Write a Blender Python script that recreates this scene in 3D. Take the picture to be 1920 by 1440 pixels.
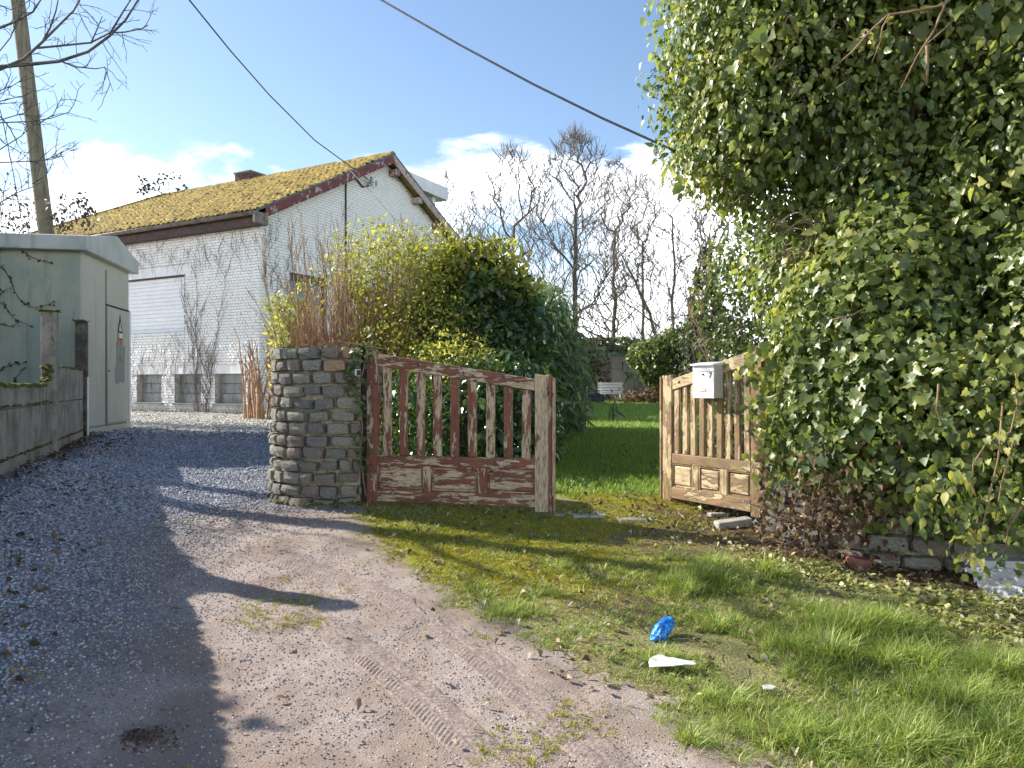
import bpy, bmesh, math, random
import numpy as np
from mathutils import Vector, Matrix, Euler

for o in list(bpy.data.objects):
    bpy.data.objects.remove(o)
scene = bpy.context.scene
COL = scene.collection

# ------------------------------------------------------------------ camera
cam_d = bpy.data.cameras.new('camera')
cam_d.sensor_width = 36.0
cam_d.lens = 26.25                      # 1400 px focal length on a 1920 px wide picture
cam_d.clip_start = 0.05
cam_d.clip_end = 2000
cam = bpy.data.objects.new('camera', cam_d)
COL.objects.link(cam)
cam.location = (0, 0, 1.6)
cam.rotation_euler = (math.radians(90), 0, 0)
scene.camera = cam

# ------------------------------------------------------------------ sky and sun
SUN_AZ = -67.0      # degrees from the view direction (+Y), negative is to the left
SUN_EL = 32.0
world = bpy.data.worlds.new('World')
scene.world = world
world.use_nodes = True
wn, wl = world.node_tree.nodes, world.node_tree.links
wn.clear()
w_out = wn.new('ShaderNodeOutputWorld')
w_sky = wn.new('ShaderNodeTexSky')
w_sky.sky_type = 'NISHITA'
w_sky.sun_disc = False
w_sky.sun_elevation = math.radians(SUN_EL)
w_sky.sun_rotation = math.radians(SUN_AZ)
w_sky.air_density = 1.0
w_sky.dust_density = 0.35
w_sky.ozone_density = 1.6
w_bg = wn.new('ShaderNodeBackground')
w_bg.inputs['Strength'].default_value = 0.056
wl.new(w_sky.outputs[0], w_bg.inputs['Color'])
# broken cumulus, low all round the horizon, thin wisps higher up
w_tc = wn.new('ShaderNodeTexCoord')
w_sep = wn.new('ShaderNodeSeparateXYZ')
wl.new(w_tc.outputs['Generated'], w_sep.inputs[0])
w_map = wn.new('ShaderNodeMapping')
w_map.inputs['Scale'].default_value = (1.0, 1.0, 2.2)
w_map.inputs['Location'].default_value = (5.1, 2.4, 0.3)
wl.new(w_tc.outputs['Generated'], w_map.inputs[0])
w_n1 = wn.new('ShaderNodeTexNoise')
w_n1.inputs['Scale'].default_value = 3.2
w_n1.inputs['Detail'].default_value = 9
w_n1.inputs['Roughness'].default_value = 0.58
w_n1.inputs['Distortion'].default_value = 0.25
wl.new(w_map.outputs[0], w_n1.inputs['Vector'])
w_m1 = wn.new('ShaderNodeMath'); w_m1.operation = 'MULTIPLY_ADD'      # noise*2.6 - 0.55
w_m1.inputs[1].default_value = 2.6; w_m1.inputs[2].default_value = -0.45
wl.new(w_n1.outputs[0], w_m1.inputs[0])
w_m2 = wn.new('ShaderNodeMath'); w_m2.operation = 'MULTIPLY_ADD'      # - z*3.4
w_m2.inputs[1].default_value = -3.3
wl.new(w_sep.outputs['Z'], w_m2.inputs[0]); wl.new(w_m1.outputs[0], w_m2.inputs[2])
w_ss = wn.new('ShaderNodeMapRange'); w_ss.interpolation_type = 'SMOOTHSTEP'
w_ss.inputs['From Min'].default_value = -0.12; w_ss.inputs['From Max'].default_value = 0.30
wl.new(w_m2.outputs[0], w_ss.inputs['Value'])
w_hz = wn.new('ShaderNodeMapRange'); w_hz.interpolation_type = 'SMOOTHSTEP'
w_hz.inputs['From Min'].default_value = 0.16; w_hz.inputs['From Max'].default_value = -0.02
wl.new(w_sep.outputs['Z'], w_hz.inputs['Value'])
w_mx = wn.new('ShaderNodeMath'); w_mx.operation = 'MAXIMUM'
wl.new(w_ss.outputs[0], w_mx.inputs[0]); wl.new(w_hz.outputs[0], w_mx.inputs[1])
w_cs = wn.new('ShaderNodeMath'); w_cs.operation = 'MULTIPLY'
w_cs.inputs[1].default_value = 0.95
wl.new(w_mx.outputs[0], w_cs.inputs[0])
w_bg2 = wn.new('ShaderNodeBackground')
w_bg2.inputs['Color'].default_value = (0.92, 0.95, 1.0, 1)
w_n2 = wn.new('ShaderNodeTexNoise')
w_n2.inputs['Scale'].default_value = 6.0; w_n2.inputs['Detail'].default_value = 7; w_n2.inputs['Roughness'].default_value = .6
wl.new(w_map.outputs[0], w_n2.inputs['Vector'])
w_cr = wn.new('ShaderNodeMapRange'); w_cr.interpolation_type = 'SMOOTHSTEP'
w_cr.inputs['From Min'].default_value = .32; w_cr.inputs['From Max'].default_value = .62
w_cr.inputs['To Min'].default_value = .36; w_cr.inputs['To Max'].default_value = 1.1
wl.new(w_n2.outputs[0], w_cr.inputs['Value'])
wl.new(w_cr.outputs[0], w_bg2.inputs['Strength'])
w_mix = wn.new('ShaderNodeMixShader')
wl.new(w_cs.outputs[0], w_mix.inputs[0])
wl.new(w_bg.outputs[0], w_mix.inputs[1]); wl.new(w_bg2.outputs[0], w_mix.inputs[2])
wl.new(w_mix.outputs[0], w_out.inputs['Surface'])

sun_d = bpy.data.lights.new('sun', 'SUN')
sun_d.energy = 2.9
sun_d.angle = math.radians(0.5)
sun_d.color = (1.0, 0.93, 0.82)
sun = bpy.data.objects.new('sun', sun_d)
COL.objects.link(sun)
az, el = math.radians(SUN_AZ), math.radians(SUN_EL)
SUN = Vector((math.sin(az) * math.cos(el), math.cos(az) * math.cos(el), math.sin(el)))
sun.rotation_euler = SUN.to_track_quat('Z', 'Y').to_euler()
sun.location = SUN * 60

vs = scene.view_settings
vs.view_transform = 'Standard'
vs.look = 'None'
vs.exposure = 1.95
vs.gamma = 1.0
vs.use_curve_mapping = False
scene.cycles.max_bounces = 6
scene.cycles.diffuse_bounces = 3
scene.cycles.glossy_bounces = 2
scene.cycles.transmission_bounces = 3
scene.cycles.transparent_max_bounces = 4
scene.cycles.use_denoising = True

# ------------------------------------------------------------------ helpers: numbers
RNG = np.random.default_rng(7)
random.seed(7)


def px(x, y, d):
    """photo pixel + depth in metres -> point"""
    return Vector(((x - 960) / 1400 * d, d, 1.6 + (720 - y) / 1400 * d))


def _hash(ix, iy, iz, seed):
    h = (ix.astype(np.int64) * 374761393 + iy.astype(np.int64) * 668265263 + iz.astype(np.int64) * 2147483647 + seed * 974711) & 0xFFFFFFFF
    h = ((h ^ (h >> 13)) * 1274126177) & 0xFFFFFFFF
    h = ((h ^ (h >> 16)) * 2246822519) & 0xFFFFFFFF
    return ((h ^ (h >> 15)) & 0xFFFFFF) / float(0xFFFFFF)


def vnoise(x, y, z=None, seed=0):
    x = np.asarray(x, float); y = np.asarray(y, float)
    z = np.zeros_like(x) if z is None else np.asarray(z, float)
    ix, iy, iz = np.floor(x), np.floor(y), np.floor(z)
    fx, fy, fz = x - ix, y - iy, z - iz
    fx, fy, fz = [f * f * (3 - 2 * f) for f in (fx, fy, fz)]
    r = 0
    for a in (0, 1):
        for b in (0, 1):
            for c in (0, 1):
                w = (fx if a else 1 - fx) * (fy if b else 1 - fy) * (fz if c else 1 - fz)
                r = r + w * _hash(ix + a, iy + b, iz + c, seed)
    return r


def fbm(x, y, z=None, seed=0, octaves=4):
    r = 0; amp = 0.5; f = 1.0
    for k in range(octaves):
        r = r + amp * vnoise(np.asarray(x) * f, np.asarray(y) * f, None if z is None else np.asarray(z) * f, seed + k * 17)
        amp *= 0.5; f *= 2.03
    return r / (1 - 0.5 ** octaves)


def smooth(a, b, x):
    t = np.clip((x - a) / (b - a), 0, 1)
    return t * t * (3 - 2 * t)


# ------------------------------------------------------------------ terrain
_ty = np.linspace(-40, 420, 9201)
_tz = np.interp(_ty, [-40, 0, 3, 5, 7, 9, 11, 14, 19, 30, 60, 420], [-.3, 0, .08, .25, .47, .64, .76, .83, .84, .87, .9, .9])
_k = np.hanning(41); _k /= _k.sum()
_tzs = np.convolve(np.pad(_tz, 20, mode='edge'), _k, 'valid')


def wall_x(y):
    return -5.2 - 0.4136 * (np.asarray(y, float) - 8.4)


def HT(x, y):
    """large scale ground height"""
    x = np.asarray(x, float); y = np.asarray(y, float)
    z = np.interp(y, _ty, _tzs)
    amp = np.interp(y, [2, 5, 6.6, 8.4, 10.6, 13], [.5, .47, .42, .22, .12, 0])
    d = np.maximum((x - wall_x(y)) * 0.92, 0)
    z = z + amp * np.exp(-(d / 0.95) ** 2)
    return z


def H(x, y):
    x = np.asarray(x, float); y = np.asarray(y, float)
    return HT(x, y) + 0.05 * (fbm(x * 1.1, y * 1.1, seed=3) - .5) + 0.02 * (fbm(x * 6, y * 6, seed=5, octaves=3) - .5)


def h1(x, y):
    return float(H(np.array([x]), np.array([y]))[0])


def drive_d(x, y):
    """metres inside the gravel drive (negative outside)"""
    x = np.asarray(x, float); y = np.asarray(y, float)
    xr = np.interp(y, [0, 3, 3.45, 4.2, 5, 6.1, 6.8, 7.5, 9, 11, 16, 24], [2.2, .78, .45, -.22, -.74, -1.42, -1.62, -2.0, -2.5, -3.0, -4.6, -9.])
    xl = np.interp(y, [0, 4, 6.6, 8.4, 10.6, 11, 13.1, 13.6, 30], [-3.6, -3.3, -4.25, -4.75, -5.75, -6.3, -6.75, -16, -18])
    wx = (x + 6.42) * -.477 * -1
    # distance in front of the long house wall (outward normal (-.879*-1...)): plane through (-6.42,19)
    nd = (x + 6.42) * (-.477) + (y - 19) * (-.879)
    d = np.minimum(xr - x, x - xl)
    d = np.minimum(d, np.where(x < -6.2, nd - 0.7, 5.0))
    d = np.minimum(d, 18.2 - y + np.where(x < -6.2, 20, 0))
    return d + 0.28 * (fbm(x * 2.2, y * 2.2, seed=11) - .5) + 0.12 * (fbm(x * 9, y * 9, seed=12, octaves=2) - .5)


# ------------------------------------------------------------------ helpers: objects
def tag(o, label=None, cat=None, group=None, kind=None):
    if label: o['label'] = label
    if cat: o['category'] = cat
    if group: o['group'] = group
    if kind: o['kind'] = kind
    return o


def empty(name, loc=(0, 0, 0), rz=0.0, label=None, cat=None, group=None):
    o = bpy.data.objects.new(name, None)
    o.empty_display_size = 0.1
    COL.objects.link(o)
    o.location = loc
    o.rotation_euler = (0, 0, rz)
    return tag(o, label, cat, group)


def link(name, me, mat=None, parent=None):
    o = bpy.data.objects.new(name, me)
    COL.objects.link(o)
    if mat is not None and len(me.materials) == 0:
        me.materials.append(mat)
    if parent is not None:
        o.parent = parent
    return o


def np_mesh(name, V, F, mat=None, smooth_=False, rnd=None, attrs=None):
    """V (n,3); F (m,k) array"""
    me = bpy.data.meshes.new(name)
    V = np.ascontiguousarray(V, dtype=np.float32); F = np.ascontiguousarray(F, dtype=np.int32)
    m, k = F.shape
    me.vertices.add(len(V)); me.vertices.foreach_set('co', V.ravel())
    me.loops.add(m * k); me.loops.foreach_set('vertex_index', F.ravel())
    me.polygons.add(m)
    me.polygons.foreach_set('loop_start', np.arange(0, m * k, k, dtype=np.int32))
    if smooth_:
        me.polygons.foreach_set('use_smooth', np.ones(m, dtype=bool))
    at = dict(attrs or {})
    if rnd is not None: at['rnd'] = rnd
    for key, val in at.items():
        a = me.attributes.new(key, 'FLOAT', 'POINT')
        a.data.foreach_set('value', np.ascontiguousarray(val, dtype=np.float32))
    me.update(calc_edges=True)
    me.validate()
    if mat is not None: me.materials.append(mat)
    return me


class MB:
    """collects simple solids into one mesh"""
    def __init__(self):
        self.v = []; self.f = []

    def add(self, verts, faces):
        b = len(self.v)
        self.v.extend([tuple(p) for p in verts])
        self.f.extend([tuple(i + b for i in f) for f in faces])

    def box(self, x0, x1, y0, y1, z0, z1):
        self.add([(x0, y0, z0), (x1, y0, z0), (x1, y1, z0), (x0, y1, z0), (x0, y0, z1), (x1, y0, z1), (x1, y1, z1), (x0, y1, z1)],
                 [(0, 3, 2, 1), (4, 5, 6, 7), (0, 1, 5, 4), (1, 2, 6, 5), (2, 3, 7, 6), (3, 0, 4, 7)])
        return self

    def obox(self, c, ax, ay, az):
        """oriented box: centre and three half axes"""
        c, ax, ay, az = map(Vector, (c, ax, ay, az))
        vs_ = [c + sx * ax + sy * ay + sz * az for sz in (-1, 1) for sx, sy in ((-1, -1), (1, -1), (1, 1), (-1, 1))]
        self.add(vs_, [(0, 3, 2, 1), (4, 5, 6, 7), (0, 1, 5, 4), (1, 2, 6, 5), (2, 3, 7, 6), (3, 0, 4, 7)])
        return self

    def prism(self, poly, ax_u, ax_v, ax_w, org=(0, 0, 0)):
        """polygon (u,v) extruded along ax_w (full vector)"""
        org, U, Vv, W = map(Vector, (org, ax_u, ax_v, ax_w))
        n = len(poly)
        a = [org + U * p[0] + Vv * p[1] for p in poly]
        b = [p + W for p in a]
        self.add(a + b, [tuple(range(n - 1, -1, -1)), tuple(range(n, 2 * n))] + [(i, (i + 1) % n, n + (i + 1) % n, n + i) for i in range(n)])
        return self

    def tube(self, pts, rad, sides=6, cap=True):
        pts = [Vector(p) for p in pts]
        n = len(pts)
        if not hasattr(rad, '__len__'): rad = [rad] * n
        rings = []
        ref = None
        for i, p in enumerate(pts):
            t = (pts[min(i + 1, n - 1)] - pts[max(i - 1, 0)])
            if t.length < 1e-9: t = Vector((0, 0, 1))
            t.normalize()
            if ref is None:
                ref = t.orthogonal().normalized()
            ref = (ref - t * ref.dot(t))
            if ref.length < 1e-6: ref = t.orthogonal()
            ref.normalize()
            b = t.cross(ref)
            rings.append([p + (ref * math.cos(2 * math.pi * k / sides) + b * math.sin(2 * math.pi * k / sides)) * rad[i] for k in range(sides)])
        vs_ = [v for r in rings for v in r]
        fs = []
        for i in range(n - 1):
            for k in range(sides):
                a = i * sides + k; b2 = i * sides + (k + 1) % sides
                fs.append((a, b2, b2 + sides, a + sides))
        if cap:
            fs.append(tuple(range(sides - 1, -1, -1)))
            fs.append(tuple(range((n - 1) * sides, n * sides)))
        self.add(vs_, fs)
        return self

    def mesh(self, name, mat=None, smooth_=False):
        me = bpy.data.meshes.new(name)
        me.from_pydata(self.v, [], self.f)
        if smooth_:
            for p in me.polygons: p.use_smooth = True
        me.update()
        if mat is not None: me.materials.append(mat)
        return me

    def build(self, name, mat, parent=None, smooth_=False, bevel=0):
        o = link(name, self.mesh(name, mat, smooth_), None, parent)
        if bevel:
            b = o.modifiers.new('bevel', 'BEVEL'); b.width = bevel; b.segments = 2; b.limit_method = 'ANGLE'
        return o


# ------------------------------------------------------------------ helpers: materials
MATS = {}


def ramp_node(nt, stops):
    r = nt.nodes.new('ShaderNodeValToRGB')
    els = r.color_ramp.elements
    while len(els) < len(stops): els.new(0.5)
    for e, (p, c) in zip(els, stops):
        e.position = p; e.color = (*c, 1)
    return r


def new_mat(name):
    m = bpy.data.materials.new(name)
    m.use_nodes = True
    nt = m.node_tree
    nt.nodes.clear()
    out = nt.nodes.new('ShaderNodeOutputMaterial')
    b = nt.nodes.new('ShaderNodeBsdfPrincipled')
    nt.links.new(b.outputs[0], out.inputs['Surface'])
    MATS[name] = m
    return m, nt, b, out


def coords(nt, scale=(1, 1, 1), kind='Object', shift_random=False):
    tc = nt.nodes.new('ShaderNodeTexCoord')
    mp = nt.nodes.new('ShaderNodeMapping')
    mp.inputs['Scale'].default_value = scale
    nt.links.new(tc.outputs[kind], mp.inputs[0])
    if shift_random:
        oi = nt.nodes.new('ShaderNodeObjectInfo')
        mu = nt.nodes.new('ShaderNodeMath'); mu.operation = 'MULTIPLY'; mu.inputs[1].default_value = 37.0
        nt.links.new(oi.outputs['Random'], mu.inputs[0])
        cb = nt.nodes.new('ShaderNodeCombineXYZ')
        for k in range(3): nt.links.new(mu.outputs[0], cb.inputs[k])
        nt.links.new(cb.outputs[0], mp.inputs['Location'])
    return mp.outputs[0]


def noise_node(nt, vec, scale, detail=6, rough=.6, dist=0):
    n = nt.nodes.new('ShaderNodeTexNoise')
    n.inputs['Scale'].default_value = scale
    n.inputs['Detail'].default_value = detail
    n.inputs['Roughness'].default_value = rough
    n.inputs['Distortion'].default_value = dist
    nt.links.new(vec, n.inputs['Vector'])
    return n.outputs[0]


def bump_node(nt, bsdf, height, strength=.5, dist=.01):
    b = nt.nodes.new('ShaderNodeBump')
    b.inputs['Strength'].default_value = strength
    b.inputs['Distance'].default_value = dist
    nt.links.new(height, b.inputs['Height'])
    nt.links.new(b.outputs[0], bsdf.inputs['Normal'])
    return b


def mixc(nt, fac, a, b, blend='MIX'):
    m = nt.nodes.new('ShaderNodeMix')
    m.data_type = 'RGBA'; m.blend_type = blend
    if isinstance(fac, float): m.inputs[0].default_value = fac
    else: nt.links.new(fac, m.inputs[0])
    for s, i in ((a, 6), (b, 7)):
        if isinstance(s, tuple): m.inputs[i].default_value = (*s, 1)
        else: nt.links.new(s, m.inputs[i])
    return m.outputs[2]


def mrange(nt, v, a, b, lo=0., hi=1., smoothstep=True):
    m = nt.nodes.new('ShaderNodeMapRange')
    if smoothstep: m.interpolation_type = 'SMOOTHSTEP'
    m.inputs['From Min'].default_value = a; m.inputs['From Max'].default_value = b
    m.inputs['To Min'].default_value = lo; m.inputs['To Max'].default_value = hi
    nt.links.new(v, m.inputs['Value'])
    return m.outputs[0]


def simple_mat(name, stops, scale=6, rough=.8, bump=.3, bscale=40, stretch=(1, 1, 1), detail=7, shift=True, spec=.3, metallic=0, bdist=.01):
    m, nt, b, out = new_mat(name)
    vec = coords(nt, stretch, shift_random=shift)
    n = noise_node(nt, vec, scale, detail)
    r = ramp_node(nt, stops)
    nt.links.new(n, r.inputs[0])
    nt.links.new(r.outputs[0], b.inputs['Base Color'])
    b.inputs['Roughness'].default_value = rough
    b.inputs['Specular IOR Level'].default_value = spec
    b.inputs['Metallic'].default_value = metallic
    if bump:
        bump_node(nt, b, noise_node(nt, vec, bscale, 5), bump, bdist)
    return m


def leaf_mat(name, stops, trans=.3, rough=.38, tcol=1.8, spec=.5, vein=True):
    """leaves: colour from the per-leaf attribute rnd, some light through the blade"""
    m, nt, b, out = new_mat(name)
    a = nt.nodes.new('ShaderNodeAttribute'); a.attribute_name = 'rnd'
    r = ramp_node(nt, stops)
    nt.links.new(a.outputs['Fac'], r.inputs[0])
    n = noise_node(nt, coords(nt), 14, 3)
    c = mixc(nt, mrange(nt, n, .35, .7, 0., .35), r.outputs[0], (.02, .035, .012))
    nt.links.new(c, b.inputs['Base Color'])
    b.inputs['Roughness'].default_value = rough
    b.inputs['Specular IOR Level'].default_value = spec
    if trans:
        t = nt.nodes.new('ShaderNodeBsdfTranslucent')
        g = nt.nodes.new('ShaderNodeMix'); g.data_type = 'RGBA'; g.blend_type = 'MULTIPLY'
        g.inputs[0].default_value = 1
        nt.links.new(r.outputs[0], g.inputs[6]); g.inputs[7].default_value = (tcol, tcol, tcol * .6, 1)
        nt.links.new(g.outputs[2], t.inputs['Color'])
        ms = nt.nodes.new('ShaderNodeMixShader'); ms.inputs[0].default_value = trans
        nt.links.new(b.outputs[0], ms.inputs[1]); nt.links.new(t.outputs[0], ms.inputs[2])
        nt.links.new(ms.outputs[0], out.inputs['Surface'])
    return m


# ------------------------------------------------------------------ helpers: foliage
def _leaf_from(side, mid, fold=.18, curl=0.0):
    """side: right outline points (x,y) from base to tip; mid: midrib y list; fan triangles about the midrib centre"""
    cy = mid
    V = [(0, 0, 0), (0, cy, -0.02), (0, 1, -curl)]
    F = []
    for s in (1, -1):
        idx = [0]
        for (x, y) in side:
            V.append((s * x, y, fold * x - curl * y * y)); idx.append(len(V) - 1)
        idx.append(2)
        for a, b in zip(idx[:-1], idx[1:]):
            F.append((1, a, b) if s > 0 else (1, b, a))
    return np.array(V, float), np.array(F, int)


LEAF_IVY = _leaf_from([(.26, -.14), (.56, .12), (.36, .34), (.40, .58), (.14, .72)], .36, .22, .12)
LEAF_HEART = _leaf_from([(.3, -.08), (.42, .22), (.27, .6)], .35, .2, .15)
LEAF_OVATE = _leaf_from([(.24, .22), (.27, .5), (.13, .8)], .45, .25, .18)
LEAF_SMALL = _leaf_from([(.27, .4)], .45, .25, .12)
LEAF_LANCE = _leaf_from([(.07, .3), (.05, .65)], .4, .3, .35)
LEAF_DRY = _leaf_from([(.25, .1), (.36, .45), (.18, .8)], .4, .9, .5)


def norm(a):
    return a / np.maximum(np.linalg.norm(a, axis=1, keepdims=True), 1e-9)


def leaf_arrays(P, N, T, S, templ):
    TV, TF = templ
    Y = norm(T); Z = N - Y * np.sum(N * Y, axis=1, keepdims=True); Z = norm(Z)
    X = np.cross(Y, Z)
    R = np.stack([X, Y, Z], axis=2)
    V = np.einsum('nij,kj->nki', R, TV) * S[:, None, None] + P[:, None, :]
    k = len(TV); n = len(P)
    F = TF[None, :, :] + (np.arange(n) * k)[:, None, None]
    return V.reshape(-1, 3), F.reshape(-1, 3), k


def leaves(name, P, N, T, S, templ, mat, parent=None, rnd=None, rng=RNG):
    if rnd is None: rnd = rng.random(len(P))
    V, F, k = leaf_arrays(P, N, T, S, templ)
    me = np_mesh(name, V, F, mat, rnd=np.repeat(rnd, k))
    return link(name, me, None, parent)


def unit(rng, n):
    return norm(rng.normal(size=(n, 3)))


def blob_points(ells, n, rng, lo=.72, hi=1.06, lump=.22, lscale=2.2, seed=1):
    """points in the outer shell of a union of ellipsoids; returns P, outward normal"""
    ells = np.array(ells, float)
    C, Rr = ells[:, :3], ells[:, 3:]
    area = (Rr[:, 0] * Rr[:, 1] + Rr[:, 1] * Rr[:, 2] + Rr[:, 0] * Rr[:, 2])
    k = rng.choice(len(C), size=n * 2, p=area / area.sum())
    d = unit(rng, n * 2)
    P0 = C[k] + d * Rr[k]
    l = 1 + lump * (fbm(P0[:, 0] * lscale, P0[:, 1] * lscale, P0[:, 2] * lscale, seed=seed, octaves=3) - .5) * 2
    f = (lo + (hi - lo) * rng.random(n * 2) ** .6) * l
    P = C[k] + d * Rr[k] * f[:, None]
    N = norm(d / Rr[k])
    keep = np.ones(len(P), bool)
    for j in range(len(C)):
        q = np.sqrt((((P - C[j]) / Rr[j]) ** 2).sum(1))
        keep &= ~((q < lo * .93) & (k != j))
    P, N = P[keep][:n], N[keep][:n]
    return P, N


def foliage(name, ells, n, size, templ, mat, parent, rng, droop=.8, out=.8, up=.3, jitter=.6, seed=1, lo=.72, hi=1.06, lump=.22, lscale=2.2, zmin=None, tshade=0):
    P, N = blob_points(ells, n, rng, lo, hi, lump, lscale, seed)
    if zmin is not None:
        ok = P[:, 2] > zmin
        P, N = P[ok], N[ok]
    m = len(P)
    NN = norm(N * out + np.array([0, 0, up]) + rng.normal(size=(m, 3)) * jitter)
    TT = norm(N * .5 + np.array([0, 0, -droop]) + rng.normal(size=(m, 3)) * .6)
    S = size * (0.5 + 1.0 * rng.random(m) ** 1.4)
    rnd = np.clip(rng.random(m) * .6 + .9 * (fbm(P[:, 0] * 2.2, P[:, 1] * 2.2, P[:, 2] * 2.2, seed=seed + 5) - .3), 0, 1)
    return leaves(name, P, NN, TT, S, templ, mat, parent, rnd), (P, NN, TT, S, rnd)


def grow(mb, p, d, length, r, level, rng, wander=.16, up=.06, kids=(3, 5), ratio=.62, angle=.75, sides=6, rmin=.004, start=.25, steps=6, k0=1.0, r0=1.0, a0=1.0):
    """one branch and its side branches; returns the list of twig ends"""
    p = Vector(p); d = Vector(d).normalized()
    pts = [p.copy()]; dirs = [d.copy()]
    n = max(3, steps)
    for i in range(n):
        d = (d + Vector(rng.normal(size=3)) * wander + Vector((0, 0, up))).normalized()
        p = p + d * (length / n)
        pts.append(p.copy()); dirs.append(d.copy())
    r1 = max(rmin, r * (.12 if level > 1 else .3))
    rad = [r + (r1 - r) * (i / n) for i in range(n + 1)]
    mb.tube(pts, rad, max(3, sides), cap=False)
    ends = [(pts[-1], dirs[-1])]
    if level > 0:
        nk = int(rng.integers(kids[0], kids[1] + 1) * k0)
        for k in range(nk):
            t = start + (1 - start) * (k + rng.random()) / nk
            i = min(int(t * n), n - 1); f = t * n - i
            q = pts[i].lerp(pts[i + 1], f)
            dd = dirs[i]
            side = Vector(rng.normal(size=3)); side = (side - dd * side.dot(dd))
            if side.length < 1e-4: continue
            side.normalize()
            a = angle * a0 * (.6 + .6 * rng.random())
            nd = dd * math.cos(a) + side * math.sin(a)
            ends += grow(mb, q, nd, length * ratio * r0 * (.65 + .5 * rng.random()) * (1 - .45 * t), max(rmin, (r + (r1 - r) * t) * .62), level - 1, rng,
                         wander, up, kids, ratio, angle, max(3, sides - 1), rmin, .15, max(3, steps - 1))
    return ends


def in_scatter(name, P, rot, scl, idx, templates, label, cat):
    """one 'stuff' object: templates set on points"""
    coll = bpy.data.collections.new(name + '_kinds')
    for i, (me) in enumerate(templates):
        to = bpy.data.objects.new('%s_kind_%02d' % (name, i), me)
        coll.objects.link(to)
    me = bpy.data.meshes.new(name)
    n = len(P)
    me.vertices.add(n); me.vertices.foreach_set('co', np.ascontiguousarray(P, np.float32).ravel())
    a = me.attributes.new('rot', 'FLOAT_VECTOR', 'POINT'); a.data.foreach_set('vector', np.ascontiguousarray(rot, np.float32).ravel())
    a = me.attributes.new('scl', 'FLOAT_VECTOR', 'POINT'); a.data.foreach_set('vector', np.ascontiguousarray(scl, np.float32).ravel())
    a = me.attributes.new('idx', 'INT', 'POINT'); a.data.foreach_set('value', np.ascontiguousarray(idx, np.int32))
    me.update()
    o = link(name, me)
    ng = bpy.data.node_groups.new(name, 'GeometryNodeTree')
    ng.interface.new_socket('Geometry', in_out='INPUT', socket_type='NodeSocketGeometry')
    ng.interface.new_socket('Geometry', in_out='OUTPUT', socket_type='NodeSocketGeometry')
    gi = ng.nodes.new('NodeGroupInput'); go = ng.nodes.new('NodeGroupOutput')
    ip = ng.nodes.new('GeometryNodeInstanceOnPoints')
    ci = ng.nodes.new('GeometryNodeCollectionInfo')
    ci.inputs['Collection'].default_value = coll
    ci.inputs['Separate Children'].default_value = True
    ci.inputs['Reset Children'].default_value = True
    ng.links.new(gi.outputs[0], ip.inputs['Points'])
    ng.links.new(ci.outputs[0], ip.inputs['Instance'])
    ip.inputs['Pick Instance'].default_value = True
    for nm, dt, sock in (('idx', 'INT', 'Instance Index'), ('rot', 'FLOAT_VECTOR', 'Rotation'), ('scl', 'FLOAT_VECTOR', 'Scale')):
        na = ng.nodes.new('GeometryNodeInputNamedAttribute'); na.data_type = dt
        na.inputs['Name'].default_value = nm
        ng.links.new(na.outputs[0], ip.inputs[sock])
    ng.links.new(ip.outputs[0], go.inputs[0])
    md = o.modifiers.new('scatter', 'NODES'); md.node_group = ng
    return tag(o, label, cat, kind='stuff')


def text_mesh(body, size, depth):
    cu = bpy.data.curves.new('lettering', 'FONT')
    cu.body = body; cu.size = size; cu.extrude = depth; cu.align_x = 'CENTER'; cu.align_y = 'CENTER'
    cu.resolution_u = 4; cu.offset = size * .02
    to = bpy.data.objects.new('lettering', cu)
    COL.objects.link(to)
    dg = bpy.context.evaluated_depsgraph_get(); dg.update()
    me = bpy.data.meshes.new_from_object(to.evaluated_get(dg))
    bpy.data.objects.remove(to)
    return me

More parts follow.
